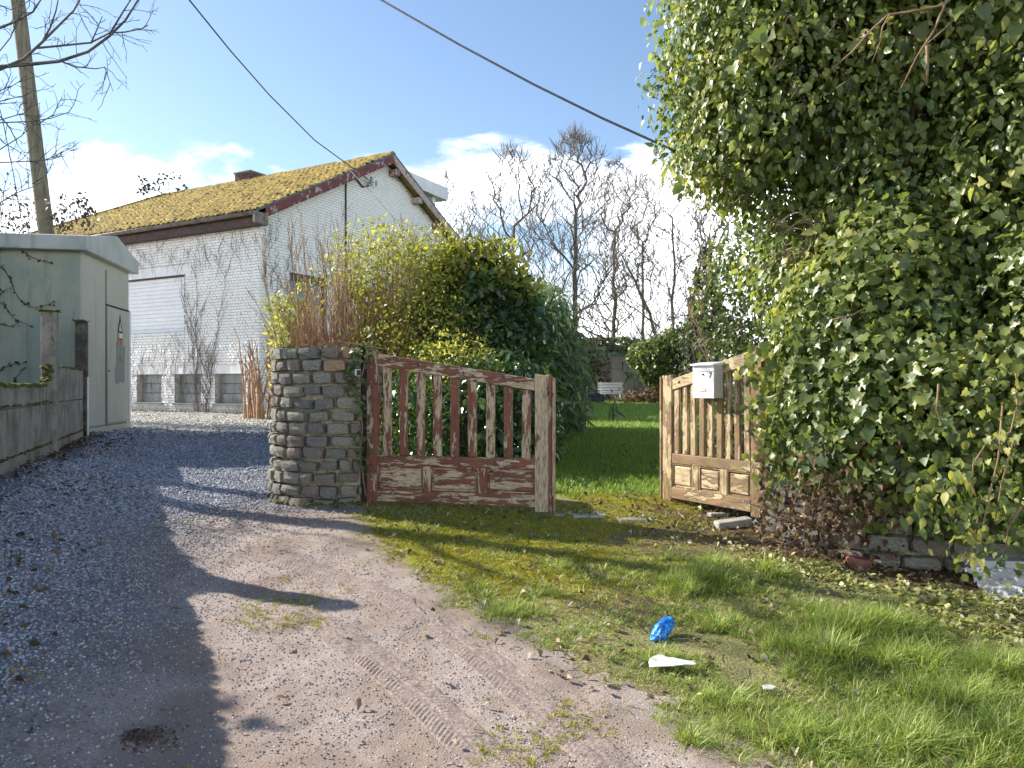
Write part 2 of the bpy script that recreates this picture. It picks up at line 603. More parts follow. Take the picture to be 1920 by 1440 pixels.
# ================================================================== THE SETTING
# ------------------------------------------------------------------ ground
def ground_masks(x, y):
    nz = fbm(x * 1.3, y * 1.3, seed=21)
    nf = fbm(x * 5, y * 5, seed=22)
    moss = np.exp(-(((x + .15) / 1.75) ** 2 + ((y - 5.85) / 1.05) ** 2) ** 2) * smooth(.3, .55, nz * .5 + nf * .5 + .08)
    moss = np.maximum(moss, np.exp(-(((x - 1.0) / .8) ** 2 + ((y - 7.1) / .5) ** 2) ** 2) * .7 * smooth(.35, .55, nf))
    lawn = smooth(7.2, 7.9, y + .5 * (nf - .5)) * smooth(-1.9, -1.3, x)
    lawn = np.maximum(lawn, smooth(24, 27, y) * .6)
    iv = np.interp(x, [1.0, 1.6, 2.3, 2.6, 3.1, 4.4, 6], [6.7, 6.4, 5.6, 5.15, 4.95, 4.6, 4.2])
    mould = smooth(-.45, .15, y - iv + .5 * (nf - .5)) * smooth(.5, 1.2, x) * smooth(7.6, 7.0, y)
    # strip of fallen leaves along the panel wall and in front of the house
    d = x - wall_x(y)
    mould = np.maximum(mould, smooth(1.15, .5, d + .5 * (nf - .5)) * smooth(12, 10.5, y))
    nd = (x + 6.42) * (-.477) + (y - 19) * (-.879)
    mould = np.maximum(mould, smooth(1.3, .9, nd) * smooth(13, 14, y) * smooth(-5.2, -5.8, x))
    # bare worn earth: along the drive edge and the trodden hollow
    bare = smooth(.75, .1, np.hypot((x - .62) / .5, (y - 4.75) / .65) + .5 * (nf - .5))
    dd = -drive_d(x, y)
    bare = np.maximum(bare, smooth(.45, .0, dd + .5 * (nz - .5)) * .9)
    bare = np.maximum(bare, smooth(.55, .75, nf * .5 + nz * .5) * .8 * smooth(5.5, 5, y))
    bare = np.maximum(bare, np.exp(-(((x - 1.35) / .8) ** 2 + ((y - 6.45) / .35) ** 2)) * .9)
    bare = np.maximum(bare, smooth(1.15, .75, np.hypot((x - 1.45) / .75, (y - 5.95) / .42) + .4 * (nf - .5)) * .9)
    moss = moss * (1 - .8 * smooth(1.15, .8, np.hypot((x - 1.45) / .75, (y - 5.95) / .42)))
    bare *= (1 - .7 * moss)
    return moss, lawn, mould, bare


def axis(lo_far, lo, hi, hi_far, step, growth=1.13):
    mid = list(np.arange(lo, hi, step))
    a = []; s = step; v = hi
    while v < hi_far:
        a.append(v); s *= growth; v += s
    a.append(hi_far)
    b = []; s = step; v = lo
    while v > lo_far:
        s *= growth; v -= s; b.append(v)
    b.append(lo_far)
    return np.array(sorted(set(b)) + mid + a)


gx = axis(-420, -7.0, 4.6, 420, .06)
gy = axis(-60, 2.0, 9.0, 420, .06, 1.06)
GX, GY = np.meshgrid(gx, gy)
X, Y = GX.ravel(), GY.ravel()
Z = H(X, Y)
ms, lw, mo, ba = ground_masks(X, Y)
near = smooth(16, 9, Y) * smooth(2, 2.4, Y + 1)
Z = Z + near * (.016 * (fbm(X * 17, Y * 17, seed=31, octaves=3) - .5) + ms * .025 * (fbm(X * 11, Y * 11, seed=32, octaves=3) - .5))
Z = Z - .075 * smooth(.08, .4, drive_d(X, Y))
nx_, ny_ = len(gx), len(gy)
ii = np.arange(nx_ * ny_).reshape(ny_, nx_)
Fg = np.stack([ii[:-1, :-1], ii[:-1, 1:], ii[1:, 1:], ii[1:, :-1]], axis=-1).reshape(-1, 4)

m, nt, b, out = new_mat('earth')
vec = coords(nt)
A = {}
for k in ('moss', 'lawn', 'mould', 'bare'):
    a = nt.nodes.new('ShaderNodeAttribute'); a.attribute_name = k; A[k] = a.outputs['Fac']
n1 = noise_node(nt, vec, 9, 9, .65)
n2 = noise_node(nt, vec, 70, 6, .6)
grassy = ramp_node(nt, [(.3, (.10, .085, .045)), (.5, (.22, .21, .085)), (.7, (.36, .34, .16))]); nt.links.new(n2, grassy.inputs[0])
earth = ramp_node(nt, [(.25, (.07, .045, .032)), (.5, (.17, .115, .08)), (.75, (.30, .22, .165))]); nt.links.new(n2, earth.inputs[0])
mossr = ramp_node(nt, [(.3, (.12, .12, .022)), (.5, (.29, .28, .045)), (.72, (.48, .45, .09))]); nt.links.new(n2, mossr.inputs[0])
lawnr = ramp_node(nt, [(.3, (.07, .09, .022)), (.6, (.13, .2, .04)), (.8, (.2, .27, .06))]); nt.links.new(n1, lawnr.inputs[0])
mould = ramp_node(nt, [(.3, (.035, .022, .016)), (.55, (.10, .06, .04)), (.8, (.2, .12, .075))]); nt.links.new(n2, mould.inputs[0])
c = mixc(nt, A['bare'], grassy.outputs[0], earth.outputs[0])
c = mixc(nt, A['lawn'], c, lawnr.outputs[0])
c = mixc(nt, A['mould'], c, mould.outputs[0])
c = mixc(nt, A['moss'], c, mossr.outputs[0])
nt.links.new(c, b.inputs['Base Color'])
b.inputs['Roughness'].default_value = .95
b.inputs['Specular IOR Level'].default_value = .15
bump_node(nt, b, n2, .9, .02)
me = np_mesh('ground', np.stack([X, Y, Z], 1), Fg, m, True, attrs=dict(moss=ms, lawn=lw, mould=mo, bare=ba))
tag(link('ground', me), kind='structure')

# ------------------------------------------------------------------ gravel drive
dx = np.concatenate([np.arange(-18, -6.6, .25), np.arange(-6.6, 2.4, .035)])
dy = [1.2]
while dy[-1] < 24: dy.append(dy[-1] + max(.03, .008 * dy[-1]))
dy = np.array(dy)
DX, DY = np.meshgrid(dx, dy)
X, Y = DX.ravel(), DY.ravel()
D = drive_d(X, Y)
fine = smooth(-.9, .5, X - np.interp(Y, [1, 3, 5, 6.5, 8], [-1.9, -1.7, -2.3, -2.6, -2.2]) + .8 * (fbm(X * 1.5, Y * 1.5, seed=44) - .5)) * smooth(7.6, 6.2, Y)
Z = H(X, Y) + np.clip(.016 + .05 * np.minimum(D, 0), -.06, .016) + .014 * (fbm(X * 14, Y * 14, seed=41, octaves=3) - .5) + np.where(D > .1, .05 * (fbm(X * .9, Y * .9, seed=43) - .5), 0)
# soft ruts left by wheels in the near part of the drive
i2 = np.arange(len(X)).reshape(len(dy), len(dx))
F = np.stack([i2[:-1, :-1], i2[:-1, 1:], i2[1:, 1:], i2[1:, :-1]], axis=-1).reshape(-1, 4)
F = F[(D[F] > -.35).any(axis=1)]
m, nt, b, out = new_mat('drive_grit')
vec = coords(nt)
a = nt.nodes.new('ShaderNodeAttribute'); a.attribute_name = 'fine'
n1 = noise_node(nt, vec, 2.2, 6, .6)
vo = nt.nodes.new('ShaderNodeTexVoronoi'); vo.inputs['Scale'].default_value = 75; nt.links.new(vec, vo.inputs['Vector'])
n2 = noise_node(nt, vec, 110, 5, .6)
blue = ramp_node(nt, [(.0, (.06, .065, .08)), (.5, (.17, .18, .205)), (1, (.34, .35, .37))]); nt.links.new(vo.outputs['Color'], blue.inputs[0])
pink = ramp_node(nt, [(.28, (.17, .135, .12)), (.5, (.36, .3, .27)), (.72, (.55, .485, .445))]); nt.links.new(n2, pink.inputs[0])
pk = mixc(nt, mrange(nt, n1, .38, .6, .15, .85), pink.outputs[0], (.24, .18, .145))
c = mixc(nt, a.outputs['Fac'], blue.outputs[0], pk)
a2 = nt.nodes.new('ShaderNodeAttribute'); a2.attribute_name = 'pale'
pal = ramp_node(nt, [(.3, (.26, .24, .2)), (.5, (.5, .47, .42)), (.7, (.68, .65, .6))]); nt.links.new(n2, pal.inputs[0])
c = mixc(nt, a2.outputs['Fac'], c, pal.outputs[0])
nt.links.new(c, b.inputs['Base Color'])
b.inputs['Roughness'].default_value = .9
b.inputs['Specular IOR Level'].default_value = .25
bump_node(nt, b, n2, .8, .012)
me = np_mesh('driveway', np.stack([X, Y, Z], 1), F, m, True, attrs=dict(fine=fine, pale=smooth(11, 13.5, Y - .25 * (X + 6))))
tag(link('driveway', me), kind='structure')


def HD(x, y):
    D = drive_d(x, y)
    return H(x, y) + .016 + np.where(D > .1, .05 * (fbm(x * .9, y * .9, seed=43) - .5), 0)


# tyre prints pressed into the soft earth beside the gravel
def track(path, width, name, seed):
    path = np.array(path)
    t = np.linspace(0, 1, len(path)); tt = np.linspace(0, 1, 420)
    cx, cy = np.interp(tt, t, path[:, 0]), np.interp(tt, t, path[:, 1])
    k = np.hanning(61); k /= k.sum()
    cx = np.convolve(np.pad(cx, 30, mode='reflect', reflect_type='odd'), k, 'valid'); cy = np.convolve(np.pad(cy, 30, mode='reflect', reflect_type='odd'), k, 'valid')
    gx_, gy_ = np.gradient(cx), np.gradient(cy)
    L = np.hypot(gx_, gy_); s = np.cumsum(L)
    nxv, nyv = gy_ / L, -gx_ / L
    w = np.linspace(-width / 2, width / 2, 44)
    S, W = np.meshgrid(s, w, indexing='ij')
    PX = cx[:, None] + nxv[:, None] * W; PY = cy[:, None] + nyv[:, None] * W
    e = 2 * np.abs(W) / width
    nz = fbm(PX * 6, PY * 6, seed=seed)
    lug = (.2 + .9 * fbm(PX * 3, PY * 3, seed=seed + 4)) * np.sin((S + .5 * np.abs(W) + 2.2 * W * W) / .031 * 2 * math.pi)
    lug = np.clip(lug * 1.6, -1, 1) * smooth(.12, .3, e) * smooth(.92, .78, e) * smooth(.46, .66, nz + .06)
    groove = -1.2 * smooth(.14, .04, e)
    rim = smooth(.75, .9, e) * smooth(1.02, .92, e)
    z = HD(PX, PY) + .0045 + .0026 * lug + .002 * groove + .0 * rim - .06 * smooth(.9, 1.0, e) - .05 * smooth(.07, 0, np.minimum(tt, 1 - tt))[:, None] + .008 * (nz - .5)
    i3 = np.arange(PX.size).reshape(PX.shape)
    Fq = np.stack([i3[:-1, :-1], i3[:-1, 1:], i3[1:, 1:], i3[1:, :-1]], axis=-1).reshape(-1, 4)
    me = np_mesh(name, np.stack([PX.ravel(), PY.ravel(), z.ravel()], 1), Fq, MATS['track_mud'], True)
    tag(link(name, me), kind='structure')


simple_mat('track_mud', [(.3, (.13, .098, .084)), (.5, (.25, .195, .17)), (.72, (.4, .335, .3))], scale=60, bump=.6, bscale=150, rough=.9, shift=False)
track([(.66, 2.2), (.37, 3.0), (0.0, 3.65), (-.35, 4.2), (-.8, 4.75), (-1.35, 5.2), (-1.9, 5.5)], .22, 'tyre_track', 51)
track([(.2, 2.2), (-.1, 3.0), (-.42, 3.5), (-.76, 3.95), (-1.15, 4.35), (-1.7, 4.75)], .22, 'tyre_track', 52)


# ------------------------------------------------------------------ loose gravel
def pebble(seed, mat):
    bm = bmesh.new()
    bmesh.ops.create_icosphere(bm, subdivisions=1, radius=1)
    r = random.Random(seed)
    for v in bm.verts:
        v.co *= r.uniform(.72, 1.1)
        v.co.z *= .62; v.co.y *= .8
    me = bpy.data.meshes.new('pebble'); bm.to_mesh(me); bm.free()
    me.materials.append(mat)
    return me


def stone_mat(name, stops):
    m, nt, b, out = new_mat(name)
    oi = nt.nodes.new('ShaderNodeObjectInfo')
    r = ramp_node(nt, stops); nt.links.new(oi.outputs['Random'], r.inputs[0])
    nt.links.new(r.outputs[0], b.inputs['Base Color'])
    b.inputs['Roughness'].default_value = .75
    b.inputs['Specular IOR Level'].default_value = .35
    return m


stone_mat('gravel_grey', [(0, (.10, .108, .135)), (.3, (.195, .212, .255)), (.6, (.29, .312, .362)), (.88, (.4, .42, .46)), (1, (.58, .59, .6))])
stone_mat('gravel_pink', [(0, (.12, .095, .085)), (.4, (.25, .205, .185)), (.75, (.38, .325, .295)), (1, (.6, .56, .52))])
stone_mat('gravel_pale', [(0, (.3, .28, .24)), (.5, (.52, .49, .44)), (1, (.72, .7, .65))])
peb = [pebble(i, MATS['gravel_grey']) for i in range(5)] + [pebble(20 + i, MATS['gravel_pink']) for i in range(4)] + [pebble(40 + i, MATS['gravel_pale']) for i in range(3)]


def region(n, x0, x1, y0, y1, rng):
    return rng.uniform(x0, x1, n), rng.uniform(y0, y1, n)


rng = np.random.default_rng(101)
xs, ys, sc, kd = [], [], [], []
for (n, x0, x1, y0, y1, r0) in ((125000, -4.6, 1.2, 2.2, 6.0, .0092), (90000, -6, -1.2, 6.0, 11, .0125), (26000, -13, -3, 11, 20, .021)):
    x, y = region(n, x0, x1, y0, y1, rng)
    d = drive_d(x, y)
    vis = np.abs(x) < .75 * y + .5
    f = smooth(-.9, .5, x - np.interp(y, [1, 3, 5, 6.5, 8], [-1.9, -1.7, -2.3, -2.6, -2.2]) + .8 * (fbm(x * 1.5, y * 1.5, seed=44) - .5)) * smooth(7.6, 6.2, y)
    edge = smooth(-.15, .25, d)
    keep = vis & (rng.random(n) < edge * (1 - .72 * f)) & (d > -.12)
    x, y, f = x[keep], y[keep], f[keep]
    xs.append(x); ys.append(y)
    sc.append(r0 * (.55 + .9 * rng.random(len(x))) * (1 - .45 * f))
    kd.append(np.where(rng.random(len(x)) < f, 5 + rng.integers(0, 4, len(x)), rng.integers(0, 5, len(x))))
    kd[-1] = np.where(rng.random(len(x)) < smooth(11, 13.5, y - .25 * (x + 6)), 9 + rng.integers(0, 3, len(x)), kd[-1])
x, y, s, kd = map(np.concatenate, (xs, ys, sc, kd))
P = np.stack([x, y, HD(x, y) + .014 * (fbm(x * 14, y * 14, seed=41, octaves=3) - .5) + s * .25], 1)
rot = np.stack([rng.normal(0, .4, len(x)), rng.normal(0, .4, len(x)), rng.uniform(0, 6.28, len(x))], 1)
in_scatter('gravel', P, rot, np.repeat(s[:, None], 3, 1), kd, peb, 'loose blue-grey and pinkish gravel spread over the driveway', 'gravel')

# ================================================================== HOUSE
HW = math.atan2(.879, .477)
house = empty('house', (-6.42, 19.0, 0), HW, 'white-painted brick house with a yellow mossy tiled roof', 'house')

# materials
def paint_brick(name, dirt):
    m, nt, b, out = new_mat(name)
    vec = coords(nt)
    n1 = noise_node(nt, vec, 1.1, 7, .65)
    n2 = noise_node(nt, vec, 26, 5, .6)
    n3 = noise_node(nt, coords(nt, (5, 5, 1)), 3.5, 5, .6)
    c = mixc(nt, mrange(nt, n1, .5, .75, 0., .5), (.86, .855, .84), (.70, .68, .64))
    c = mixc(nt, mrange(nt, n2, .62, .7, 0., dirt), c, (.26, .2, .16))
    c = mixc(nt, mrange(nt, n3, .62, .72, 0., dirt * .6), c, (.35, .33, .29))
    sp = nt.nodes.new('ShaderNodeSeparateXYZ')
    tc = nt.nodes.new('ShaderNodeTexCoord'); nt.links.new(tc.outputs['Object'], sp.inputs[0])
    ad = nt.nodes.new('ShaderNodeMath'); ad.operation = 'ADD'
    nt.links.new(sp.outputs['Z'], ad.inputs[0]); nt.links.new(n1, ad.inputs[1])
    c = mixc(nt, mrange(nt, ad.outputs[0], 1.75, 1.35, 0., .55), c, (.27, .28, .16))     # green algae near the ground
    nt.links.new(c, b.inputs['Base Color'])
    b.inputs['Roughness'].default_value = .7
    bump_node(nt, b, n2, .4, .006)
    return m


paint_brick('white_brick', .75)
simple_mat('white_joint', [(.35, (.34, .32, .295)), (.6, (.6, .58, .55))], 14, bump=.3)
simple_mat('white_plaster', [(.3, (.66, .66, .66)), (.6, (.8, .8, .79))], 5, bump=.15)
simple_mat('shutter_white', [(.3, (.72, .73, .75)), (.7, (.82, .83, .84))], 3, rough=.45, bump=.05)
simple_mat('basement_pane', [(.3, (.10, .11, .11)), (.6, (.24, .25, .245)), (.8, (.33, .34, .31))], 5, rough=.35, bump=.1, stretch=(1, 1, .4))
simple_mat('basement_frame', [(.3, (.14, .14, .12)), (.7, (.25, .24, .2))], 9, rough=.8)
simple_mat('roof_tile', [(.3, (.06, .045, .025)), (.43, (.22, .16, .045)), (.6, (.38, .28, .075)), (.8, (.5, .4, .16))], 3.2, rough=.95, bump=.8, bscale=34, shift=False, bdist=.03)
simple_mat('roof_moss', [(.3, (.12, .09, .028)), (.46, (.36, .265, .06)), (.66, (.52, .4, .11)), (.85, (.6, .5, .26))], 9, rough=1, bump=.8, bscale=60, shift=False)
simple_mat('gutter_zinc', [(.3, (.10, .085, .075)), (.6, (.19, .17, .155)), (.8, (.28, .26, .24))], 7, rough=.6, bump=.2, metallic=.2)
simple_mat('eave_board', [(.3, (.045, .03, .026)), (.6, (.085, .055, .048)), (.85, (.16, .12, .1))], 6, rough=.7)


def peel(name, paint, wood, dark, amount, stretch, sc=7.0, rough=.65, moss=0.0, vary=.18):
    """flaking paint over weathered timber"""
    m, nt, b, out = new_mat(name)
    vec = coords(nt, stretch, shift_random=True)
    n = noise_node(nt, vec, sc, 9, .68, .3)
    oi = nt.nodes.new('ShaderNodeObjectInfo')
    ad = nt.nodes.new('ShaderNodeMath'); ad.operation = 'MULTIPLY_ADD'
    ad.inputs[1].default_value = vary
    nt.links.new(oi.outputs['Random'], ad.inputs[0]); nt.links.new(n, ad.inputs[2])
    t = .5 + vary / 2 + (amount - .5) * .35
    mask = mrange(nt, ad.outputs[0], t - .012, t + .012)
    wn_ = noise_node(nt, vec, sc * 4, 6, .7)
    wr = ramp_node(nt, [(.3, dark), (.5, wood), (.75, tuple(min(1, c * 1.45) for c in wood))]); nt.links.new(wn_, wr.inputs[0])
    pr = mixc(nt, mrange(nt, noise_node(nt, vec, sc * .7, 4), .4, .65), paint, tuple(c * .62 for c in paint))
    c = mixc(nt, mask, pr, wr.outputs[0])
    # dark line under lifting flakes
    e1 = mrange(nt, ad.outputs[0], t - .03, t - .008); e2 = mrange(nt, ad.outputs[0], t + .004, t + .02, 1., 0.)
    mu = nt.nodes.new('ShaderNodeMath'); mu.operation = 'MULTIPLY'; nt.links.new(e1, mu.inputs[0]); nt.links.new(e2, mu.inputs[1])
    c = mixc(nt, mu.outputs[0], c, dark)
    if moss:
        mn = noise_node(nt, coords(nt, (1, 1, 1), shift_random=True), 6, 6, .65)
        c = mixc(nt, mrange(nt, mn, .52, .66, 0., moss), c, (.19, .185, .035))
    nt.links.new(c, b.inputs['Base Color'])
    b.inputs['Roughness'].default_value = rough
    iv = nt.nodes.new('ShaderNodeMath'); iv.operation = 'MULTIPLY_ADD'; iv.inputs[1].default_value = -.6
    nt.links.new(mask, iv.inputs[0]); nt.links.new(wn_, iv.inputs[2])
    bump_node(nt, b, iv.outputs[0], .6, .006)
    return m


peel('barge_red', (.16, .03, .03), (.42, .36, .34), (.09, .05, .05), .46, (1, 1, 1), 5)
peel('barge_brown', (.24, .11, .095), (.4, .33, .3), (.1, .06, .05), .42, (1, 1, 1), 5)

EAVE, RIDGE, RX, PT = 5.62, 8.76, 5.1, .52
LW = 12.8                       # length of the long wall
long_holes = [(.575, 1.63, 1.08, 1.87), (2.18, 3.24, 1.08, 1.87), (3.79, 4.86, 1.08, 1.87), (2.84, 5.55, 3.02, 4.58)]
gable_holes = [(1.03, 2.45, 2.95, 4.58)]


def holed_wall(u0, u1, z0, z1, holes, to3, depth):
    """rectangle cut by rectangular openings with reveals; to3(u,z,d) with d inward"""
    us = sorted({u0, u1} | {h[0] for h in holes} | {h[1] for h in holes}); zs = sorted({z0, z1} | {h[2] for h in holes} | {h[3] for h in holes})
    mb = MB()
    for a, b_ in zip(us[:-1], us[1:]):
        for c_, d in zip(zs[:-1], zs[1:]):
            um, zm = (a + b_) / 2, (c_ + d) / 2
            if any(h[0] < um < h[1] and h[2] < zm < h[3] for h in holes): continue
            mb.add([to3(a, c_, 0), to3(b_, c_, 0), to3(b_, d, 0), to3(a, d, 0)], [(0, 1, 2, 3)])
    for h in holes:
        q = [(h[0], h[2]), (h[1], h[2]), (h[1], h[3]), (h[0], h[3])]
        for i in range(4):
            p, r = q[i], q[(i + 1) % 4]
            mb.add([to3(p[0], p[1], -.02), to3(r[0], r[1], -.02), to3(r[0], r[1], depth), to3(p[0], p[1], depth)], [(0, 1, 2, 3)])
    return mb


def bricks(u0, u1, z0, ztop, holes, to3, rng, L, g=.012, hgt=.063, proud=.014, jit=.006, skip=0.0, lint=()):
    """courses of single bricks as one mesh: five faces each"""
    mb = MB()
    z = z0; row = 0
    while z < 9:
        zt = z + hgt
        u = u0 - (L / 2 if row % 2 else 0)
        while u < u1:
            a, b_ = max(u, u0), min(u + L - g, u1)
            u += L
            if b_ - a < .03: continue
            if zt > min(ztop(a), ztop(b_)): continue
            parts = [(a, b_)]
            for h in list(holes) + list(lint):
                if zt > h[2] + .01 and z < h[3] - .005:
                    np_ = []
                    for (p, q) in parts:
                        if q <= h[0] or p >= h[1]: np_.append((p, q)); continue
                        if h[0] - p > .03: np_.append((p, h[0]))
                        if q - h[1] > .03: np_.append((h[1], q))
                    parts = np_
            for (p, q) in parts:
                if skip and rng.random() < skip: continue
                d = -(proud + rng.uniform(-jit, jit))
                t1, t2 = rng.uniform(-jit, jit, 2) * .9
                e = .006
                f = [to3(p, z, .003), to3(q, z, .003), to3(q, zt, .003), to3(p, zt, .003),
                     to3(p + e, z + e, d + t1), to3(q - e, z + e, d - t1 + t2), to3(q - e, zt - e, d - t1), to3(p + e, zt - e, d + t1)]
                mb.add(f, [(4, 5, 6, 7), (0, 1, 5, 4), (1, 2, 6, 5), (2, 3, 7, 6), (3, 0, 4, 7)])
        z += hgt + g; row += 1
    return mb


rng = np.random.default_rng(5)
toL = lambda u, z, d: (d, u, z)             # long wall lies in local x = 0
toG = lambda u, z, d: (u, d, z)             # gable wall lies in local y = 0
wl_ = holed_wall(0, LW, .5, EAVE + .35, long_holes, toL, .2).build('wall', MATS['white_joint'], house)
lint = [(h[0] - .22, h[1] + .18, h[3], h[3] + .24) for h in long_holes[:3]] + [(2.6, 5.8, 4.58, 4.86)]
o = bricks(0, 7.2, .62, lambda u: EAVE + .33, long_holes, toL, rng, .125, lint=lint, proud=.017, jit=.011).build('brick_facing', MATS['white_brick'], wl_)
o['kind'] = 'stuff'
for l in lint: MB().box(-.012, .05, l[0], l[1], l[2], l[3]).build('lintel_band', MATS['white_plaster'], wl_)

gz = lambda u: RIDGE - .16 - PT * abs(u - RX)
wg = holed_wall(0, 10.2, .5, EAVE, gable_holes, toG, .16)
wg.add([(0, 0, EAVE), (10.2, 0, EAVE), (10.2, 0, gz(10.2)), (RX, 0, gz(RX)), (0, 0, gz(0))], [(0, 1, 2, 3, 4)])
wgo = wg.build('gable_wall', MATS['white_joint'], house)
o = bricks(.0, 10.2, .62, lambda u: gz(u) - .02, gable_holes, toG, rng, .21, proud=.010, jit=.0035, lint=[(.85, 2.7, 4.58, 4.82)]).build('brick_facing', MATS['white_brick'], wgo)
o['kind'] = 'stuff'
MB().box(.85, 2.7, -.009, .05, 4.58, 4.82).build('lintel_band', MATS['white_plaster'], wgo)
MB().box(10.0, 10.2, .02, LW, .5, EAVE + .3).box(.02, 10.2, LW - .2, LW, .5, EAVE + .3).build('back_wall', MATS['white_joint'], house)

# shuttered window
w = MB().box(.10, .16, 2.84, 5.55, 3.02, 4.58).build('window', MATS['basement_frame'], house)
for i in range(14):
    z0 = 3.03 + i * .109
    MB().prism([(0, 0), (.012, .012), (.012, .092), (0, .106)], (-1, 0, 0), (0, 0, 1), (0, 2.69, 0), (.088 + .0005 * i, 2.85, z0)).build('shutter_slat', MATS['shutter_white'], w)
MB().box(-.02, .05, 2.8, 5.6, 4.555, 4.585).build('shutter_rail', MATS['eave_board'], w)
MB().box(-.05, .04, 2.8, 5.6, 2.96, 3.015).build('sill', MATS['white_plaster'], w, bevel=.006)
# basement windows
for k, h in enumerate(long_holes[:3]):
    w = MB().box(.17, .2, h[0], h[1], h[2], h[3]).build('basement_window', MATS['basement_frame'], house)
    dz = (h[3] - h[2]) / 3
    for i in range(3):
        MB().box(.135 + .004 * i, .165, h[0] + .02, h[1] - .02, h[2] + i * dz + .012, h[2] + (i + 1) * dz - .006).build('pane', MATS['basement_pane'], w, bevel=.004)
    MB().prism([(-.06, 0), (.18, .02), (.18, -.05), (-.06, -.05)], (1, 0, 0), (0, 0, 1), (0, h[1] - h[0] + .14, 0), (0, h[0] - .07, h[2])).build('sill', MATS['basement_frame'], w, bevel=.005)
# gable window: shutter box above dark glass
m, nt, b, out = new_mat('dark_glass')
b.inputs['Base Color'].default_value = (.03, .05, .08, 1); b.inputs['Roughness'].default_value = .06; b.inputs['Specular IOR Level'].default_value = .8
simple_mat('window_frame_brown', [(.3, (.09, .065, .05)), (.7, (.16, .12, .09))], 6, rough=.6)
w = MB().box(1.03, 1.10, .08, .13, 2.95, 4.40).box(2.38, 2.45, .08, .13, 2.95, 4.40).box(1.10, 2.38, .08, .13, 2.95, 3.03).box(1.69, 1.77, .082, .128, 3.03, 4.40).build('window', MATS['window_frame_brown'], house)
MB().box(1.03, 2.45, .06, .15, 4.40, 4.58).build('shutter_box', MATS['window_frame_brown'], w)
MB().box(1.10, 1.69, .10, .11, 3.03, 4.40).build('pane', MATS['dark_glass'], w)
MB().box(1.77, 2.38, .10, .11, 3.03, 4.40).build('pane', MATS['dark_glass'], w)
MB().box(.98, 2.5, -.05, .08, 2.88, 2.945).build('sill', MATS['white_plaster'], w, bevel=.006)

# roof
roof = MB()
RE = 10.4
def rz_(x): return RIDGE - PT * abs(x - RX)
e0, e1 = -.38, 10.58
yv = -.32
hipy = LW + .35
roof.add([(e0, yv, rz_(e0) - .03), (RX, yv, RIDGE - .03), (RX, RE, RIDGE - .03), (e0, hipy, rz_(e0) - .03)], [(0, 1, 2, 3)])
roof.add([(e1, yv, rz_(e1)), (RX, yv, RIDGE), (RX, RE, RIDGE), (e1, hipy, rz_(e1))], [(0, 3, 2, 1)])
roof.add([(e0, hipy, rz_(e0)), (RX, RE, RIDGE), (e1, hipy, rz_(e1))], [(0, 1, 2)])
roof.add([(e0, yv, rz_(e0) - .14), (RX, yv, RIDGE - .14), (RX, RE, RIDGE - .14), (e0, hipy, rz_(e0) - .14)], [(3, 2, 1, 0)])
roof.add([(e1, yv, rz_(e1) - .12), (RX, yv, RIDGE - .12), (RX, RE, RIDGE - .12), (e1, hipy, rz_(e1) - .12)], [(0, 1, 2, 3)])
roof_o = roof.build('roof', MATS['roof_tile'], house)
# single tiles on the slope towards the drive
sl = math.hypot(1, PT)
VV, FF = [], []
prof = [(-.11, .012), (-.055, .040), (.0, .030), (.055, .006), (.11, .010)]
nrow = 21
slope_len = (RX - e0) * sl
rowh = slope_len / nrow
vi = 0
for r in range(nrow):
    x0 = e0 + r * rowh / sl
    ymax = RE + (hipy - RE) * (1 - (x0 - e0) / (RX - e0))
    y = yv + .02
    while y < ymax:
        dz = rng.uniform(-.012, .012); tw = rng.uniform(-.014, .014); dl = rng.uniform(-.035, .02)
        ln = rowh * 1.12
        for i, (pu, pz) in enumerate(prof):
            for (s_, lift) in ((dl, .075), (ln, .012)):
                xx = x0 + s_ / sl
                VV.append((xx, y + .11 + pu, rz_(min(xx, RX)) + pz + lift + dz + tw * (1 if pu > 0 else -1)))
        for i, (pu, pz) in enumerate(prof):             # front lip
            xx = x0 + dl / sl
            VV.append((xx, y + .11 + pu, rz_(xx) + pz + .015 + dz))
        for i in range(4):
            a = vi + 2 * i
            FF.append((a, a + 2, a + 3, a + 1))
            FF.append((vi + 10 + i, vi + 11 + i, a + 2, a))
        vi += 15
        y += .215
o = link('tile_courses', np_mesh('tile_courses', np.array(VV), np.array(FF), MATS['roof_tile'], False), None, roof_o)
o['kind'] = 'stuff'
# moss cushions on the tiles
n = 6500
xx = rng.uniform(e0 + .03, RX, n); yy = rng.uniform(yv, 12.2, n)
ok = yy < RE + (hipy - RE) * (1 - (xx - e0) / (RX - e0))
ok &= rng.random(n) < smooth(.30, .55, fbm(xx * 1.2, yy * 1.2, seed=77)) + .25
xx, yy = xx[ok], yy[ok]; n = len(xx)
r = rng.uniform(.022, .07, n)
base = np.array([(math.cos(a) * c_, math.sin(a) * c_, s_) for (c_, s_, ph) in ((1, -.15, 0), (.72, .55, .5)) for a in [2 * math.pi * (k + ph) / 6 for k in range(6)]] + [(0, 0, .82)])
bf = [(i, (i + 1) % 6, 6 + i) for i in range(6)] + [((i + 1) % 6, 6 + (i + 1) % 6, 6 + i) for i in range(6)] + [(6 + i, 6 + (i + 1) % 6, 12) for i in range(6)]
V = base[None] * (r[:, None, None] * np.array([1, 1.3, .75])) * rng.uniform(.75, 1.25, (n, 13, 1)) + np.stack([xx, yy, RIDGE - PT * np.abs(xx - RX) + .035], 1)[:, None]
F = np.array(bf)[None] + (np.arange(n) * 13)[:, None, None]
o = link('moss_cushions', np_mesh('moss_cushions', V.reshape(-1, 3), F.reshape(-1, 3), MATS['roof_moss'], True), None, roof_o)
o['kind'] = 'stuff'
